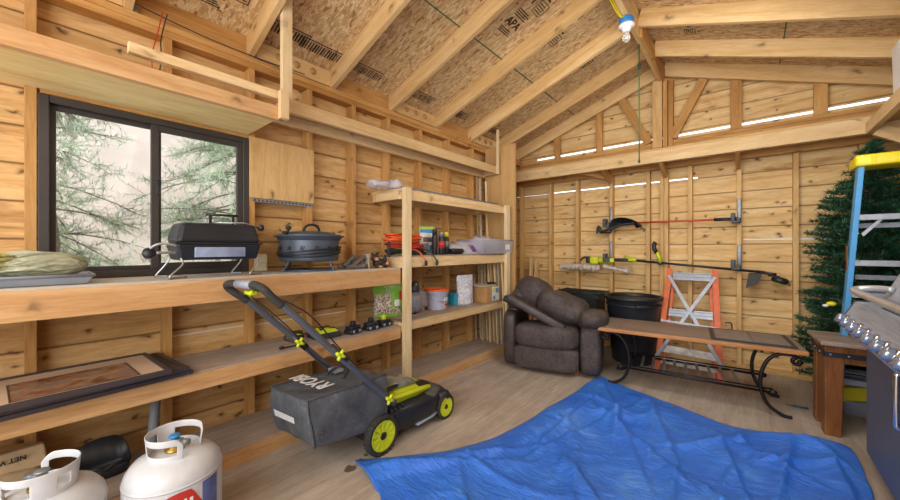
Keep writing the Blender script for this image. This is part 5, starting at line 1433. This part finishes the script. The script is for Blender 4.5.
# black barrel
bc = (-.95, 4.17)
bl = thing('trash_barrel', 'black round plastic trash barrel between recliner and orange ladder', 'barrel', (bc[0], bc[1], 0))
m = MB(); m.lathe([(.0, .02), (.19, .0), (.205, .01), (.235, .45), (.238, .46), (.246, .47), (.262, .66), (.27, .665)], (bc[0], bc[1], 0), 48); m.build('barrel', plain('BarrelBlack', '2A3038', .4, 0, .1), bl)
m = MB(); m.lathe([(.255, .655), (.278, .66), (.284, .672), (.284, .69), (.276, .697), (.262, .697), (.257, .68), (.245, .45), (.20, .05), (0, .05)], (bc[0], bc[1], 0), 48); m.build('rim', M['black'], bl)
m = MB(); m.lathe([(.262, .60), (.270, .602), (.270, .612), (.262, .615)], (bc[0], bc[1], 0), 48); m.build('rim_ring', M['black'], bl)
for s_ in (0, math.pi):
    m = MB(); Mx = Matrix.Translation((bc[0], bc[1], .62)) @ Matrix.Rotation(s_ + R(-60), 4, 'Z'); m.box(.255, .30, -.06, .06, -.025, .01, M=Mx, bev=.01); m.build('handle', M['black'], bl)

# ------------------------------------------------------------------ bench / coffee table
bt = thing('iron_bench_table', 'long wooden-topped table with curved black iron legs behind the tarp', 'table', (-.385, 3.60, 0), R(6))
BM = Matrix.Translation((-.385, 3.60, 0)) @ Matrix.Rotation(R(6), 4, 'Z')
topg = wood('TableTopGrey', 'A29080', '8E7C6E', '6C5C50', 'x', 0, None, True, .5)
rim_w = wood('TableEdge', 'C88A52', 'AA6C3A', '7A4A26', 'x', 0, None, True, .4)
HL, HW = .675, .275
m = MB(); m.box(-HL, HL, -HW, HW, .468, .498, M=BM, bev=.004); m.build('tabletop', rim_w, bt)
m = MB()
for (a, b, c_, d) in ((-HL + .006, -HL + .16, -HW + .006, HW - .006), (-HL + .164, HL - .006, -HW + .006, HW - .006)):
    m.box(a, b, c_, d, .496, .5015, M=BM, bev=.001)
m.build('top_surface', topg, bt)
for sx in (-1, 1):
    for sy in (-1, 1):
        y = sy * .215
        pts = [BM @ p for p in spline([(sx * .645, y, .405), (sx * .630, y, .39), (sx * .608, y, .395), (sx * .602, y, .418), (sx * .618, y, .437), (sx * .60, y, .452), (sx * .54, y, .45), (sx * .475, y, .40), (sx * .435, y, .29), (sx * .435, y, .17), (sx * .475, y, .07), (sx * .55, y, .016), (sx * .60, y, .010)], 5)]
        m = MB(); m.tube(pts, .0125, 10); m.blob(BM @ Vector((sx * .64, y, .405)), (.035, .03, .035), 1, 12); lg = m.build('leg', M['iron'], bt)
for sy in (-1, 1):
    m = MB(); m.tube([BM @ Vector((-.52, sy * .215, .165)), BM @ Vector((.52, sy * .215, .165))], .010, 8)
    for sx in (-1, 1): m.blob(BM @ Vector((sx * .50, sy * .215, .165)), (.05, .032, .04), .8, 10)
    m.build('lower_rail', M['iron'], bt)
    m = MB(); m.tube([BM @ Vector((-.50, sy * .215, .188)), BM @ Vector((.50, sy * .215, .188))], .006, 8); m.build('lower_rail', M['iron'], bt)
for sx in (-1, 1):
    m = MB(); m.tube([BM @ Vector((sx * .44, -.215, .45)), BM @ Vector((sx * .44, .215, .45))], .009, 8); m.tube([BM @ Vector((sx * .44, -.215, .165)), BM @ Vector((sx * .44, .215, .165))], .009, 8); m.build('cross_bar', M['iron'], bt)
for k in range(9):
    x = -.34 + k * .082
    m = MB(); m.hexa([BM @ Vector(p) for p in ((x - .010, -.21, .170), (x + .012, -.21, .170), (x - .02 + .012, .21, .170), (x - .02 - .010, .21, .170), (x - .010, -.21, .176), (x + .012, -.21, .176), (x - .008, .21, .176), (x - .03, .21, .176))]); m.build('slat', M['galv'] if 1 else M['iron'], bt)
tb2 = thing('table_leaf', 'dark bordered flat panel lying on the right end of the iron-legged table', 'panel', (.1, 3.6, .502), R(6))
m = MB(); m.box(.14, .63, -.235, .20, .503, .512, M=BM, bev=.002); m.build('border', plain('LeafBorder', '34302F', .5), tb2)
m = MB(); m.box(.17, .392, -.205, .17, .511, .5135, M=BM); m.box(.396, .60, -.205, .17, .511, .5135, M=BM); m.build('inlay', plain('LeafInlay', '857870', .5), tb2)

# ------------------------------------------------------------------ orange step ladder
ol = thing('orange_step_ladder', 'orange step ladder with aluminium X brace leaning on the back wall', 'ladder', (-.44, 4.0, 0))
LB, LT = Vector((-.44, 3.97, 0)), Vector((-.455, 4.46, .985))
ldir = (LT - LB).normalized()
def LP(x, t, d=0.0):      # x across at base scale, t 0..1, d out of plane
    hw = 1 - .22 * t
    n_ = Vector((0, -ldir.z, ldir.y))
    return LB.lerp(LT, t) + Vector((x * hw, 0, 0)) + n_ * d
for s_ in (-1, 1):
    m = MB(); x = s_ * .25
    a, b = LP(x, 0), LP(x, 1)
    for (dx0, dx1, d0, d1) in ((-.024, .024, .0, .006), (-.024 if s_ < 0 else .019, -.019 if s_ < 0 else .024, -.05, .0)):
        m.hexa([LP(x, 0, d0) + Vector((dx0, 0, 0)), LP(x, 0, d0) + Vector((dx1, 0, 0)), LP(x, 0, d1) + Vector((dx1, 0, 0)), LP(x, 0, d1) + Vector((dx0, 0, 0)), LP(x, 1, d0) + Vector((dx0, 0, 0)), LP(x, 1, d0) + Vector((dx1, 0, 0)), LP(x, 1, d1) + Vector((dx1, 0, 0)), LP(x, 1, d1) + Vector((dx0, 0, 0))])
    m.build('side_rail', M['ladderorange'], ol)
    m = MB(); x = s_ * .20
    m.hexa([LP(x, .03, -.09) + Vector((-.012, 0, 0)), LP(x, .03, -.09) + Vector((.012, 0, 0)), LP(x, .03, -.06) + Vector((.012, 0, 0)), LP(x, .03, -.06) + Vector((-.012, 0, 0)), LP(x, .97, -.07) + Vector((-.012, 0, 0)), LP(x, .97, -.07) + Vector((.012, 0, 0)), LP(x, .97, -.04) + Vector((.012, 0, 0)), LP(x, .97, -.04) + Vector((-.012, 0, 0))])
    m.build('rear_rail', M['ladderorange'], ol)
def lbar(nm, x0, t0, x1, t1, w_, mat, d=.012, th=.005):
    a, b = LP(x0, t0, d), LP(x1, t1, d); u = (b - a).normalized(); n_ = Vector((0, -ldir.z, ldir.y)); s_ = u.cross(n_).normalized() * w_ / 2
    m = MB(); m.hexa([a - s_, a + s_, a + s_ + n_ * th, a - s_ + n_ * th, b - s_, b + s_, b + s_ + n_ * th, b - s_ + n_ * th]); return m.build(nm, mat, ol)
for t, hh, mat in ((.93, .10, M['alu']), (.56, .09, M['alu'])):
    lbar('step', -.21, t, .21, t, hh * .9, mat, -.03)
    for q in range(3): lbar('step_ridge', -.21, t + (q - 1) * hh * .33, .21, t + (q - 1) * hh * .33, .014, mat, -.022)
wpn = plain('PaintSplashed', 'DCD6CE', .6, 0, .25, 14)
lbar('step', -.235, .21, .235, .20, .07, wpn, -.01); lbar('step', -.24, .10, .24, .10, .06, wpn, -.01)
lbar('cross_brace', -.25, .92, .27, .12, .030, M['alu']); lbar('cross_brace', .25, .92, -.27, .12, .030, M['alu'], .018)
lbar('spreader', -.27, .46, .25, .44, .022, M['alu'], .024)
m = MB(); p = LP(.31, .45); m.tube(spline([p + Vector((0, 0, -.06)), p + Vector((.045, 0, -.06)), p + Vector((.045, 0, .06)), p + Vector((0, 0, .06))]), .006, 8); m.build('hook', M['black'], ol)

# ------------------------------------------------------------------ wall brackets and tools
YW = 4.55
def bracket(label, x, z):
    t = thing('tool_bracket', label, 'bracket', (x, YW, z), 0, None)
    m = MB(); m.box(x - .017, x + .017, YW - .012, YW - .001, z - .10, z + .14, bev=.006); m.build('plate', M['galv'], t)
    m = MB()
    for s_ in (-1, 1): m.box(x - .025 + s_ * .022 - .017, x - .025 + s_ * .022 + .017, YW - .12, YW - .012, z - .095, z - .03 + (.02 if s_ < 0 else -.03), bev=.008)
    m.box(x - .06, x + .012, YW - .12, YW - .012, z - .11, z - .085, bev=.008)
    m.build('hook', plain('BracketGrey', '4A4F54', .5, 0, .05), t)
bracket('grey wall bracket holding the orange shaft at its right end', -.07, 1.56)
bracket('grey wall bracket holding the trimmer shaft near its cutting head', -.07, 1.10)
bracket('grey wall bracket behind the black curved tool head', -1.28, 1.57)
bracket('grey wall bracket behind the lime trimmer motor', -1.28, 1.15)
yt = YW - .065
et = thing('orange_shaft_tool', 'tool with orange shaft and black curved guard hanging on the upper brackets', 'tool', (-.7, yt, 1.5))
m = MB(); m.tube([(-.98, yt, 1.497), (-.10, yt, 1.492)], .011, 10); m.build('shaft', M['orange'] if 0 else plain('OrangeShaft', 'C8502E', .4), et)
m = MB(); m.tube([(-.27, yt, 1.495), (-.09, yt, 1.492)], .017, 10); m.build('grip', M['black'], et)
m = MB()
pts = spline([(-1.25, yt, 1.47), (-1.24, yt, 1.53), (-1.18, yt, 1.56), (-1.08, yt, 1.555), (-.98, yt, 1.51), (-.93, yt, 1.455)], 6)
vs = []; fs = []
for i, p in enumerate(pts):
    for dy in (-.075, .045): vs.append(p + Vector((0, dy, 0)))
    vs.append(Vector((p.x * .6 + -1.1 * .4, yt + .045, min(p.z - .02, 1.50))))
n = len(pts)
for i in range(n - 1): fs.append((3 * i, 3 * i + 1, 3 * i + 4, 3 * i + 3)); fs.append((3 * i + 1, 3 * i + 2, 3 * i + 5, 3 * i + 4))
m.add(vs, fs, True); o = m.build('guard', M['black'], et); md = o.modifiers.new('s', 'SOLIDIFY'); md.thickness = .005
m = MB(); m.tube(spline([(-1.0, yt, 1.497), (-1.15, yt, 1.48), (-1.28, yt - .01, 1.43), (-1.37, yt - .01, 1.40), (-1.40, yt - .01, 1.45)]), [.018] * 24 + [.014], 10)
m.blob((-1.31, yt - .01, 1.405), (.13, .05, .045), .8, 14); m.build('head', M['blackm'], et)
m = MB(); m.tube(spline([(-1.42, yt - .02, 1.385), (-1.405, yt - .02, 1.47), (-1.37, yt - .02, 1.44)]), .012, 8); m.build('hook_end', M['black'], et)

sg = thing('string_trimmer', 'lime and black string trimmer hanging horizontally on the lower brackets', 'trimmer', (-.6, yt, 1.02))
m = MB(); m.tube([(-1.10, yt, 1.07), (.12, yt, .975)], .0125, 10); m.build('shaft', M['black'], sg)
m = MB(); m.box(-1.50, -1.40, yt - .05, yt + .04, 1.01, 1.10, bev=.015); m.box(-1.40, -1.22, yt - .03, yt + .03, 1.03, 1.085, bev=.012); m.build('motor_housing', M['lime'], sg)
m = MB(); m.box(-1.22, -1.02, yt - .025, yt + .025, 1.045, 1.085, bev=.008); m.box(-1.55, -1.495, yt - .04, yt + .03, 1.02, 1.09, bev=.01); m.tube(spline([(-1.50, yt, 1.09), (-1.58, yt - .01, 1.09), (-1.62, yt - .01, 1.05)]), .012, 8); m.build('rear_handle', M['black'], sg)
m = MB(); m.box(-1.07, -.98, yt - .03, yt + .03, 1.05, 1.095, M=None, bev=.014); m.tube([(-1.10, yt, 1.10), (-1.00, yt, 1.06)], .02, 10); m.build('coupler', M['lime'], sg)
m = MB(); m.tube([(-.742, yt - .02, 1.05), (-.752, yt - .03, 1.10), (-.775, yt - .03, 1.16)], .021, 10); m.build('front_handle', M['lime'], sg)
m = MB(); m.tube([(-.775, yt - .03, 1.15), (-.80, yt - .03, 1.20), (-.80, yt - .03, 1.25), (-.785, yt - .03, 1.27)], .022, 10); m.build('handle_grip', M['black'], sg)
m = MB(); m.box(-.765, -.725, yt - .04, yt + .01, 1.02, 1.055, bev=.008); m.build('handle_clamp', M['black'], sg)
m = MB(); m.hexa([(-.02, yt - .10, .82), (.07, yt - .10, .88), (.07, yt + .02, .88), (-.02, yt + .02, .82), (.0, yt - .10, .965), (.10, yt - .10, .965), (.10, yt + .02, .965), (.0, yt + .02, .965)]); m.build('guard', plain('GuardBlack', '3A3A36', .6), sg)
m = MB(); m.tube([(.06, yt, .98), (.16, yt, .962), (.20, yt, .955)], .014, 8); m.tube([(.14, yt - .02, .945), (.22, yt - .02, .94)], .008, 6)
m.build('gear_head', M['black'], sg)
m = MB(); m.lathe([(0, -.035), (.05, -.035), (.062, -.02), (.062, .0), (.045, .02), (0, .022)], seg=26, M=Matrix.Translation((.225, yt - .02, .915)) @ rot(18, 'Y')); m.build('line_spool', M['black'], sg)
m = MB(); m.lathe([(0, -.048), (.03, -.048), (.034, -.036), (0, -.034)], seg=20, M=Matrix.Translation((.225, yt - .02, .915)) @ rot(18, 'Y')); m.build('spool_cap', M['lime'], sg)
m = MB(); rr = random.Random(6)
for (x0, x1, n_) in ((-1.86, -1.42, 520), (-1.34, -1.05, 130)):
    for k in range(n_):
        x = rr.uniform(x0, x1); a = rr.uniform(0, 6.28); r_ = rr.uniform(.03, .055) * (1 if x0 < -1.5 else .8)
        base = Vector((x, yt - .03, .965 - (0 if x0 < -1.5 else .01) + (x + 1.86) * .015)); d = Vector((rr.gauss(0, .3), math.cos(a), math.sin(a))).normalized() * r_
        s_ = d.cross(Vector((rr.random(), 1, rr.random()))).normalized() * .006
        m.add([base - s_, base + s_, base + d], [(0, 1, 2)])
for k in range(34):
    x = -1.86 + .46 * k / 33; m.blob((x, yt - .03 + rr.gauss(0, .008), .965 + rr.gauss(0, .006)), (.05, .06, rr.uniform(.055, .085)), 1, 10, .4, 60, seed=k)
for k in range(10):
    x = -1.32 + .24 * k / 9; m.blob((x, yt - .04, .985 - .05 * (k / 9)), (.05, .05, rr.uniform(.03, .055)), 1, 10, .4, 60, seed=k)
dd = thing('duster', 'fluffy pale grey duster stuck behind the trimmer motor', 'duster', (-1.6, yt, .96))
m.build('fluff', plain('Fluff', 'C9BEB0', .9, 0, .2, 30), dd)
# ------------------------------------------------------------------ artificial tree
def xmas():
    cx, cy = .72, 4.17; rr = random.Random(12)
    t = thing('artificial_tree', 'dark green artificial Christmas tree in the back right corner', 'tree', (cx, cy, 0))
    m = MB(); m.tube([(cx, cy, .02), (cx, cy, 1.9)], [.02, .012], 10); m.build('trunk', plain('TreePole', '3A4A34', .6), t)
    m = MB()
    for k in range(4):
        a = R(45 + 90 * k); m.tube([(cx, cy, .12), (cx + .22 * math.cos(a), cy + .22 * math.sin(a), .012)], .010, 6)
    m.build('stand', M['blackm'], t)
    fo = MB(); br = MB()
    def rad(z):
        if z < 1.45: return .425 - .085 * z
        return max(.04, .30 * (1 - ((z - 1.45) / .58) ** 1.1))
    z = .18; nlev = 0
    while z < 1.98:
        r0 = rad(z); nb = int(9 + r0 * 34); ph = rr.uniform(0, 6)
        for b in range(nb):
            a = ph + 2 * math.pi * b / nb + rr.uniform(-.12, .12); L = r0 * rr.uniform(.72, 1.12)
            d = Vector((math.cos(a), math.sin(a), rr.uniform(-.05, .35)))
            # keep off the walls
            lim = 1
            if d.y > 0: lim = min(lim, (4.47 - cy) / (d.y * L))
            if d.x > 0: lim = min(lim, (.97 - cx) / (d.x * L))
            if d.y < 0: lim = min(lim, (cy - 3.80) / (-d.y * L))
            L *= min(1, lim)
            o = Vector((cx, cy, z + rr.uniform(-.04, .04)))
            nseg = max(4, int(L / .026))
            br.tube([o, o + d * L], [.003, .002], 3, cap=False)
            for s_ in range(1, nseg + 1):
                q = s_ / nseg
                p = o + d * L * q
                if q < .3 and z < 1.7: continue
                for k in range(20):
                    nd = (d * rr.uniform(.2, .9) + Vector((rr.gauss(0, .7), rr.gauss(0, .7), rr.gauss(.1, .6)))).normalized() * rr.uniform(.030, .055)
                    sd = nd.cross(Vector((rr.random() - .5, rr.random() - .5, rr.random()))).normalized() * .0042
                    fo.add([p - sd, p + sd, p + nd + sd * .6], [(0, 1, 2)])
        z += .062; nlev += 1
    gm = NT('FirNeedles'); v = gm.coord(False); n = gm.noise(v, 9, 3)
    gm.link(gm.ramp(n, [(.3, lin('1A3E2C')), (.5, lin('285438')), (.7, lin('467452'))]), gm.b.inputs['Base Color']); gm.b.inputs['Roughness'].default_value = .5
    br.build('branches', M['dkgreen'], t); o = fo.build('foliage', gm.m, t)
    return t
xmas()
oy = thing('bird_ornament', 'small yellow and white bird ornament clipped on the artificial tree', 'ornament', (.45, 3.85, .80))
m = MB(); m.blob((.47, 3.83, .79), (.055, .05, .035), 1, 14); m.build('body', M['yellow'], oy)
m = MB(); m.blob((.44, 3.825, .775), (.035, .03, .022), 1, 12); m.build('tail', M['white'], oy)

# ------------------------------------------------------------------ blue step ladder
bl_ = thing('blue_step_ladder', 'blue step ladder with yellow top cap standing before the artificial tree', 'ladder', (.78, 3.72, 0))
def rail(nm, b, t_, w_, d_, mat, flange=0):
    b = Vector(b); t_ = Vector(t_); m = MB()
    m.hexa([b + Vector((-w_ / 2, -d_ / 2, 0)), b + Vector((w_ / 2, -d_ / 2, 0)), b + Vector((w_ / 2, d_ / 2, 0)), b + Vector((-w_ / 2, d_ / 2, 0)), t_ + Vector((-w_ / 2, -d_ / 2, 0)), t_ + Vector((w_ / 2, -d_ / 2, 0)), t_ + Vector((w_ / 2, d_ / 2, 0)), t_ + Vector((-w_ / 2, d_ / 2, 0))])
    return m.build(nm, mat, bl_, bevel=.003)
TL, TR = (.575, 3.60, 1.755), (.985, 3.60, 1.755)
BL, BR = (.468, 3.66, .0), (1.00, 3.66, .0)
rail('side_rail', BL, TL, .028, .085, M['ladderblue']); rail('side_rail', BR, TR, .028, .085, M['ladderblue'])
rail('rear_rail', (.49, 3.79, 0), (.585, 3.72, 1.72), .022, .05, M['ladderblue']); rail('rear_rail', (1.0, 3.79, 0), (.97, 3.72, 1.72), .022, .05, M['ladderblue'])
m = MB(); m.box(.545, 1.015, 3.53, 3.77, 1.745, 1.82, bev=.012)
m.build('top_cap', M['yellow'], bl_)
m = MB()
for x in (.62, .76, .90): m.box(x - .012, x + .012, 3.526, 3.53, 1.75, 1.815)
m.build('cap_rib', M['yellow'], bl_)
for k, z in enumerate((.30, .60, .90, 1.115, 1.42)):
    x0 = .468 + .107 * z / 1.755 + .012; x1 = 1.0 - .035 * z / 1.755 - .012; y = 3.66 - .06 * z / 1.755
    m = MB(); m.box(x0, x1, y - .045, y + .04, z - .006, z + .006, bev=.002); m.box(x0, x1, y - .047, y - .042, z - .03, z + .006); m.build('step', M['alu'], bl_)
for z in (.55, 1.0, 1.36):
    m = MB(); m.box(.575, .985, 3.735 + (1.7 - z) * .03, 3.745 + (1.7 - z) * .03, z - .016, z + .016); m.build('rear_brace', M['alu'], bl_)
m = MB(); m.hexa([(.575, 3.575, 1.30), (.585, 3.575, 1.28), (.585, 3.58, 1.28), (.575, 3.58, 1.30), (.66, 3.575, 1.405), (.68, 3.575, 1.405), (.68, 3.58, 1.405), (.66, 3.58, 1.405)]); m.build('corner_brace', M['alu'], bl_)
m = MB(); m.lathe([(0, -.002), (.005, -.002), (.005, .002), (0, .002)], seg=10, M=Matrix.Translation((.566, 3.565, 1.40)) @ rot(90, 'X'))
for z in (1.12, 1.30): m.lathe([(0, -.002), (.005, -.002), (.005, .002), (0, .002)], seg=10, M=Matrix.Translation((.562, 3.57, z)) @ rot(90, 'X'))
m.build('rivet', M['steel'], bl_)
for x in (.468, 1.0):
    m = MB(); m.box(x - .02, x + .02, 3.61, 3.71, 0, .05, bev=.006); m.build('rubber_foot', M['black'], bl_)
m = MB(); m.box(.518, .521, 3.62, 3.67, .85, 1.22); m.build('warning_sticker', plain('StickerBrown', '8A5A3A', .6), bl_)
yb = thing('yellow_case', 'yellow and grey plastic case on the floor behind the side table leg', 'case', (.66, 3.82, 0))
m = MB(); m.hexa([(.52, 3.80, .09), (.84, 3.80, .17), (.84, 3.86, .17), (.52, 3.86, .09), (.52, 3.80, .19), (.84, 3.80, .26), (.84, 3.86, .26), (.52, 3.86, .19)]); m.build('lid', M['yellow'], yb, bevel=.008)
m = MB(); m.box(.53, .82, 3.81, 3.88, .0, .10, bev=.006)
for k in range(4): m.box(.53, .84, 3.80, 3.87, .235 + k * .022, .249 + k * .022)
m.box(.56, .80, 3.83, 3.87, .1, .32); m.build('body', M['greyplast'], yb)
m = MB(); m.tube([(.26, 3.72, .010), (.34, 3.73, .010)], .007, 8); m.tube([(.22, 3.715, .010), (.27, 3.72, .010)], .003, 6)
tag(local(m.build('screwdriver', plain('TealHandle', '1E5A68', .4)), (.28, 3.72, 0)), 'small teal handled screwdriver lying on the floor left of the side table', 'screwdriver')

# ------------------------------------------------------------------ side table
st = thing('side_table', 'rustic brown wooden side table with black iron strap beside the tarp', 'table', (.60, 3.48, 0), R(4))
TM = Matrix.Translation((.375, 3.30, 0)) @ Matrix.Rotation(R(4), 4, 'Z') @ Matrix.Translation((-.375, -3.30, 0))
tw = wood('TableBrown', 'A0683A', '7C4A26', '4E2C14', 'z', .2, None, False, .4)
tw2 = wood('TableTopBrown', 'A8978A', '8F7E70', '685848', 'x', 0, None, False, .45)
m = MB(); m.box(.355, .82, 3.28, 3.68, .578, .605, M=TM, bev=.004); m.build('tabletop', tw2, st)
for (x, y) in ((.375, 3.30), (.73, 3.30), (.375, 3.52), (.73, 3.52)):
    m = MB(); s_ = .06
    m.hexa([TM @ Vector(p) for p in ((x, y, 0), (x + .075, y, 0), (x + .075, y + .09, 0), (x, y + .09, 0), (x, y, .578), (x + .09, y, .578), (x + .09, y + .09, .578), (x, y + .09, .578))]); m.build('leg', tw, st, bevel=.004)
m = MB(); m.box(.46, .73, 3.31, 3.33, .47, .578, M=TM); m.box(.385, .405, 3.37, 3.58, .44, .578, M=TM); m.box(.46, .73, 3.62, 3.64, .47, .578, M=TM); m.box(.76, .78, 3.37, 3.58, .44, .578, M=TM); m.build('apron', tw, st)
m = MB(); m.box(.378, .388, 3.365, 3.55, .05, .578, M=TM); m.build('side_panel', tw, st)
m = MB(); m.box(.368, .82, 3.292, 3.300, .508, .538, M=TM); m.box(.366, .374, 3.292, 3.66, .508, .538, M=TM); m.build('iron_strap', M['blackm'], st)
m = MB()
for x in (.40, .48, .60, .70): m.blob(TM @ Vector((x, 3.290, .523)), (.014, .012, .014), 1, 10)
for y in (3.36, 3.5, 3.62): m.blob(TM @ Vector((.364, y, .523)), (.012, .014, .014), 1, 10)
m.build('stud_nail', M['galv'], st)

# ------------------------------------------------------------------ large gas barbecue at the right edge
gr = thing('gas_barbecue', 'large stainless gas barbecue with a row of chrome knobs at the right edge', 'barbecue', (.78, 2.3, 0))
ss = NT('BrushedSteel'); v = ss.coord(False); n = ss.noise(ss.mapv(v, (60, 2, 60)), 2, 3)
ss.link(ss.ramp(n, [(.3, lin('8C94A0')), (.7, lin('B4BCC8'))]), ss.b.inputs['Base Color']); ss.b.inputs['Metallic'].default_value = .05; ss.b.inputs['Roughness'].default_value = .45
gp = plain('DoorGraphite', '5E6676', .5, .0, .06)
GY0, GY1 = 1.45, 3.0
m = MB(); m.box(.515, 1.0, GY0, GY1, .06, .77, bev=.004); m.build('cabinet', gp, gr)
m = MB()
for (a, b) in ((GY0 + .01, 2.21), (2.225, GY1 - .01)): m.box(.50, .514, a, b, .075, .76, bev=.003)
m.build('door', gp, gr)
for y in (2.16, 2.27):
    m = MB(); m.tube(spline([(.50, y, .46), (.465, y, .47), (.46, y, .50), (.46, y, .66), (.465, y, .69), (.50, y, .70)]), .010, 8); m.build('door_handle', M['chrome'], gr)
m = MB(); m.prism([(.405, .750), (.398, .775), (.462, .902), (.53, .902), (.53, .750)], GY0, GY1, 'y'); m.build('control_panel', ss.m, gr, bevel=.004)
m = MB(); m.prism([(.402, .748), (.395, .776), (.460, .906), (.53, .906), (.53, .748)], GY1, GY1 + .012, 'y'); m.build('panel_end_cap', plain('EndCap', '5A5C5E', .45, .3), gr)
nrm = Vector((-.127, 0, .064)).normalized()
for k in range(9):
    y = 2.90 - k * .145
    p = Vector((.412, y, .803)); 
    Mx = frame_m(p, (0, 1, 0), nrm.cross(Vector((0, 1, 0))))
    if (Mx.to_3x3() @ Vector((0, 0, 1))).dot(nrm) < 0: Mx = frame_m(p, (0, -1, 0), nrm.cross(Vector((0, 1, 0))))
    m = MB(); m.lathe([(.034, 0), (.034, .006), (.029, .012), (.026, .014)], seg=28, M=Mx); o = m.build('knob', M['chrome'], gr)
    m2 = MB(); m2.lathe([(.027, .010), (.0265, .034), (.023, .039), (0, .040)], seg=24, M=Mx); m2.build('grip', plain('KnobBlue', 'B4C0D6', .18, .7, .12, 30) if k == 0 else bpy.data.materials['KnobBlue'], o)
m = MB(); m.box(.53, 1.0, GY0, GY1, .77, .885, bev=.004); m.build('firebox', ss.m, gr)
m = MB()
for k in range(26): m.box(.505, .53, 1.6 + k * .045, 1.625 + k * .045, .902, .9035)
m.build('vent_slots', M['ink'], gr)
m = MB()
m.prism([(.54, .905), (.535, .95), (.60, 1.10), (.70, 1.17), (.90, 1.17), (.98, 1.05), (1.0, .895)], GY0, 2.86, 'y'); m.build('hood', ss.m, gr, bevel=.01)
m = MB(); m.tube(spline([(.545, 2.74, .995), (.50, 2.80, .995), (.435, 2.82, .985), (.42, 2.74, .98), (.42, 2.55, .978), (.43, 1.6, .976), (.44, 1.55, .976), (.54, 1.55, .976)]), .0165, 14); m.build('hood_handle', plain('HandleSteel', 'C4C6C8', .25, .4, .05), gr)
m = MB()
for y in (GY0 + .08, GY1 - .08):
    for x in (.57, .94): m.lathe([(0, -.02), (.028, -.02), (.03, -.015), (.03, .015), (.028, .02), (0, .02)], seg=18, M=Matrix.Translation((x, y, .031)) @ rot(90, 'Y'))
m.build('caster', M['black'], gr)
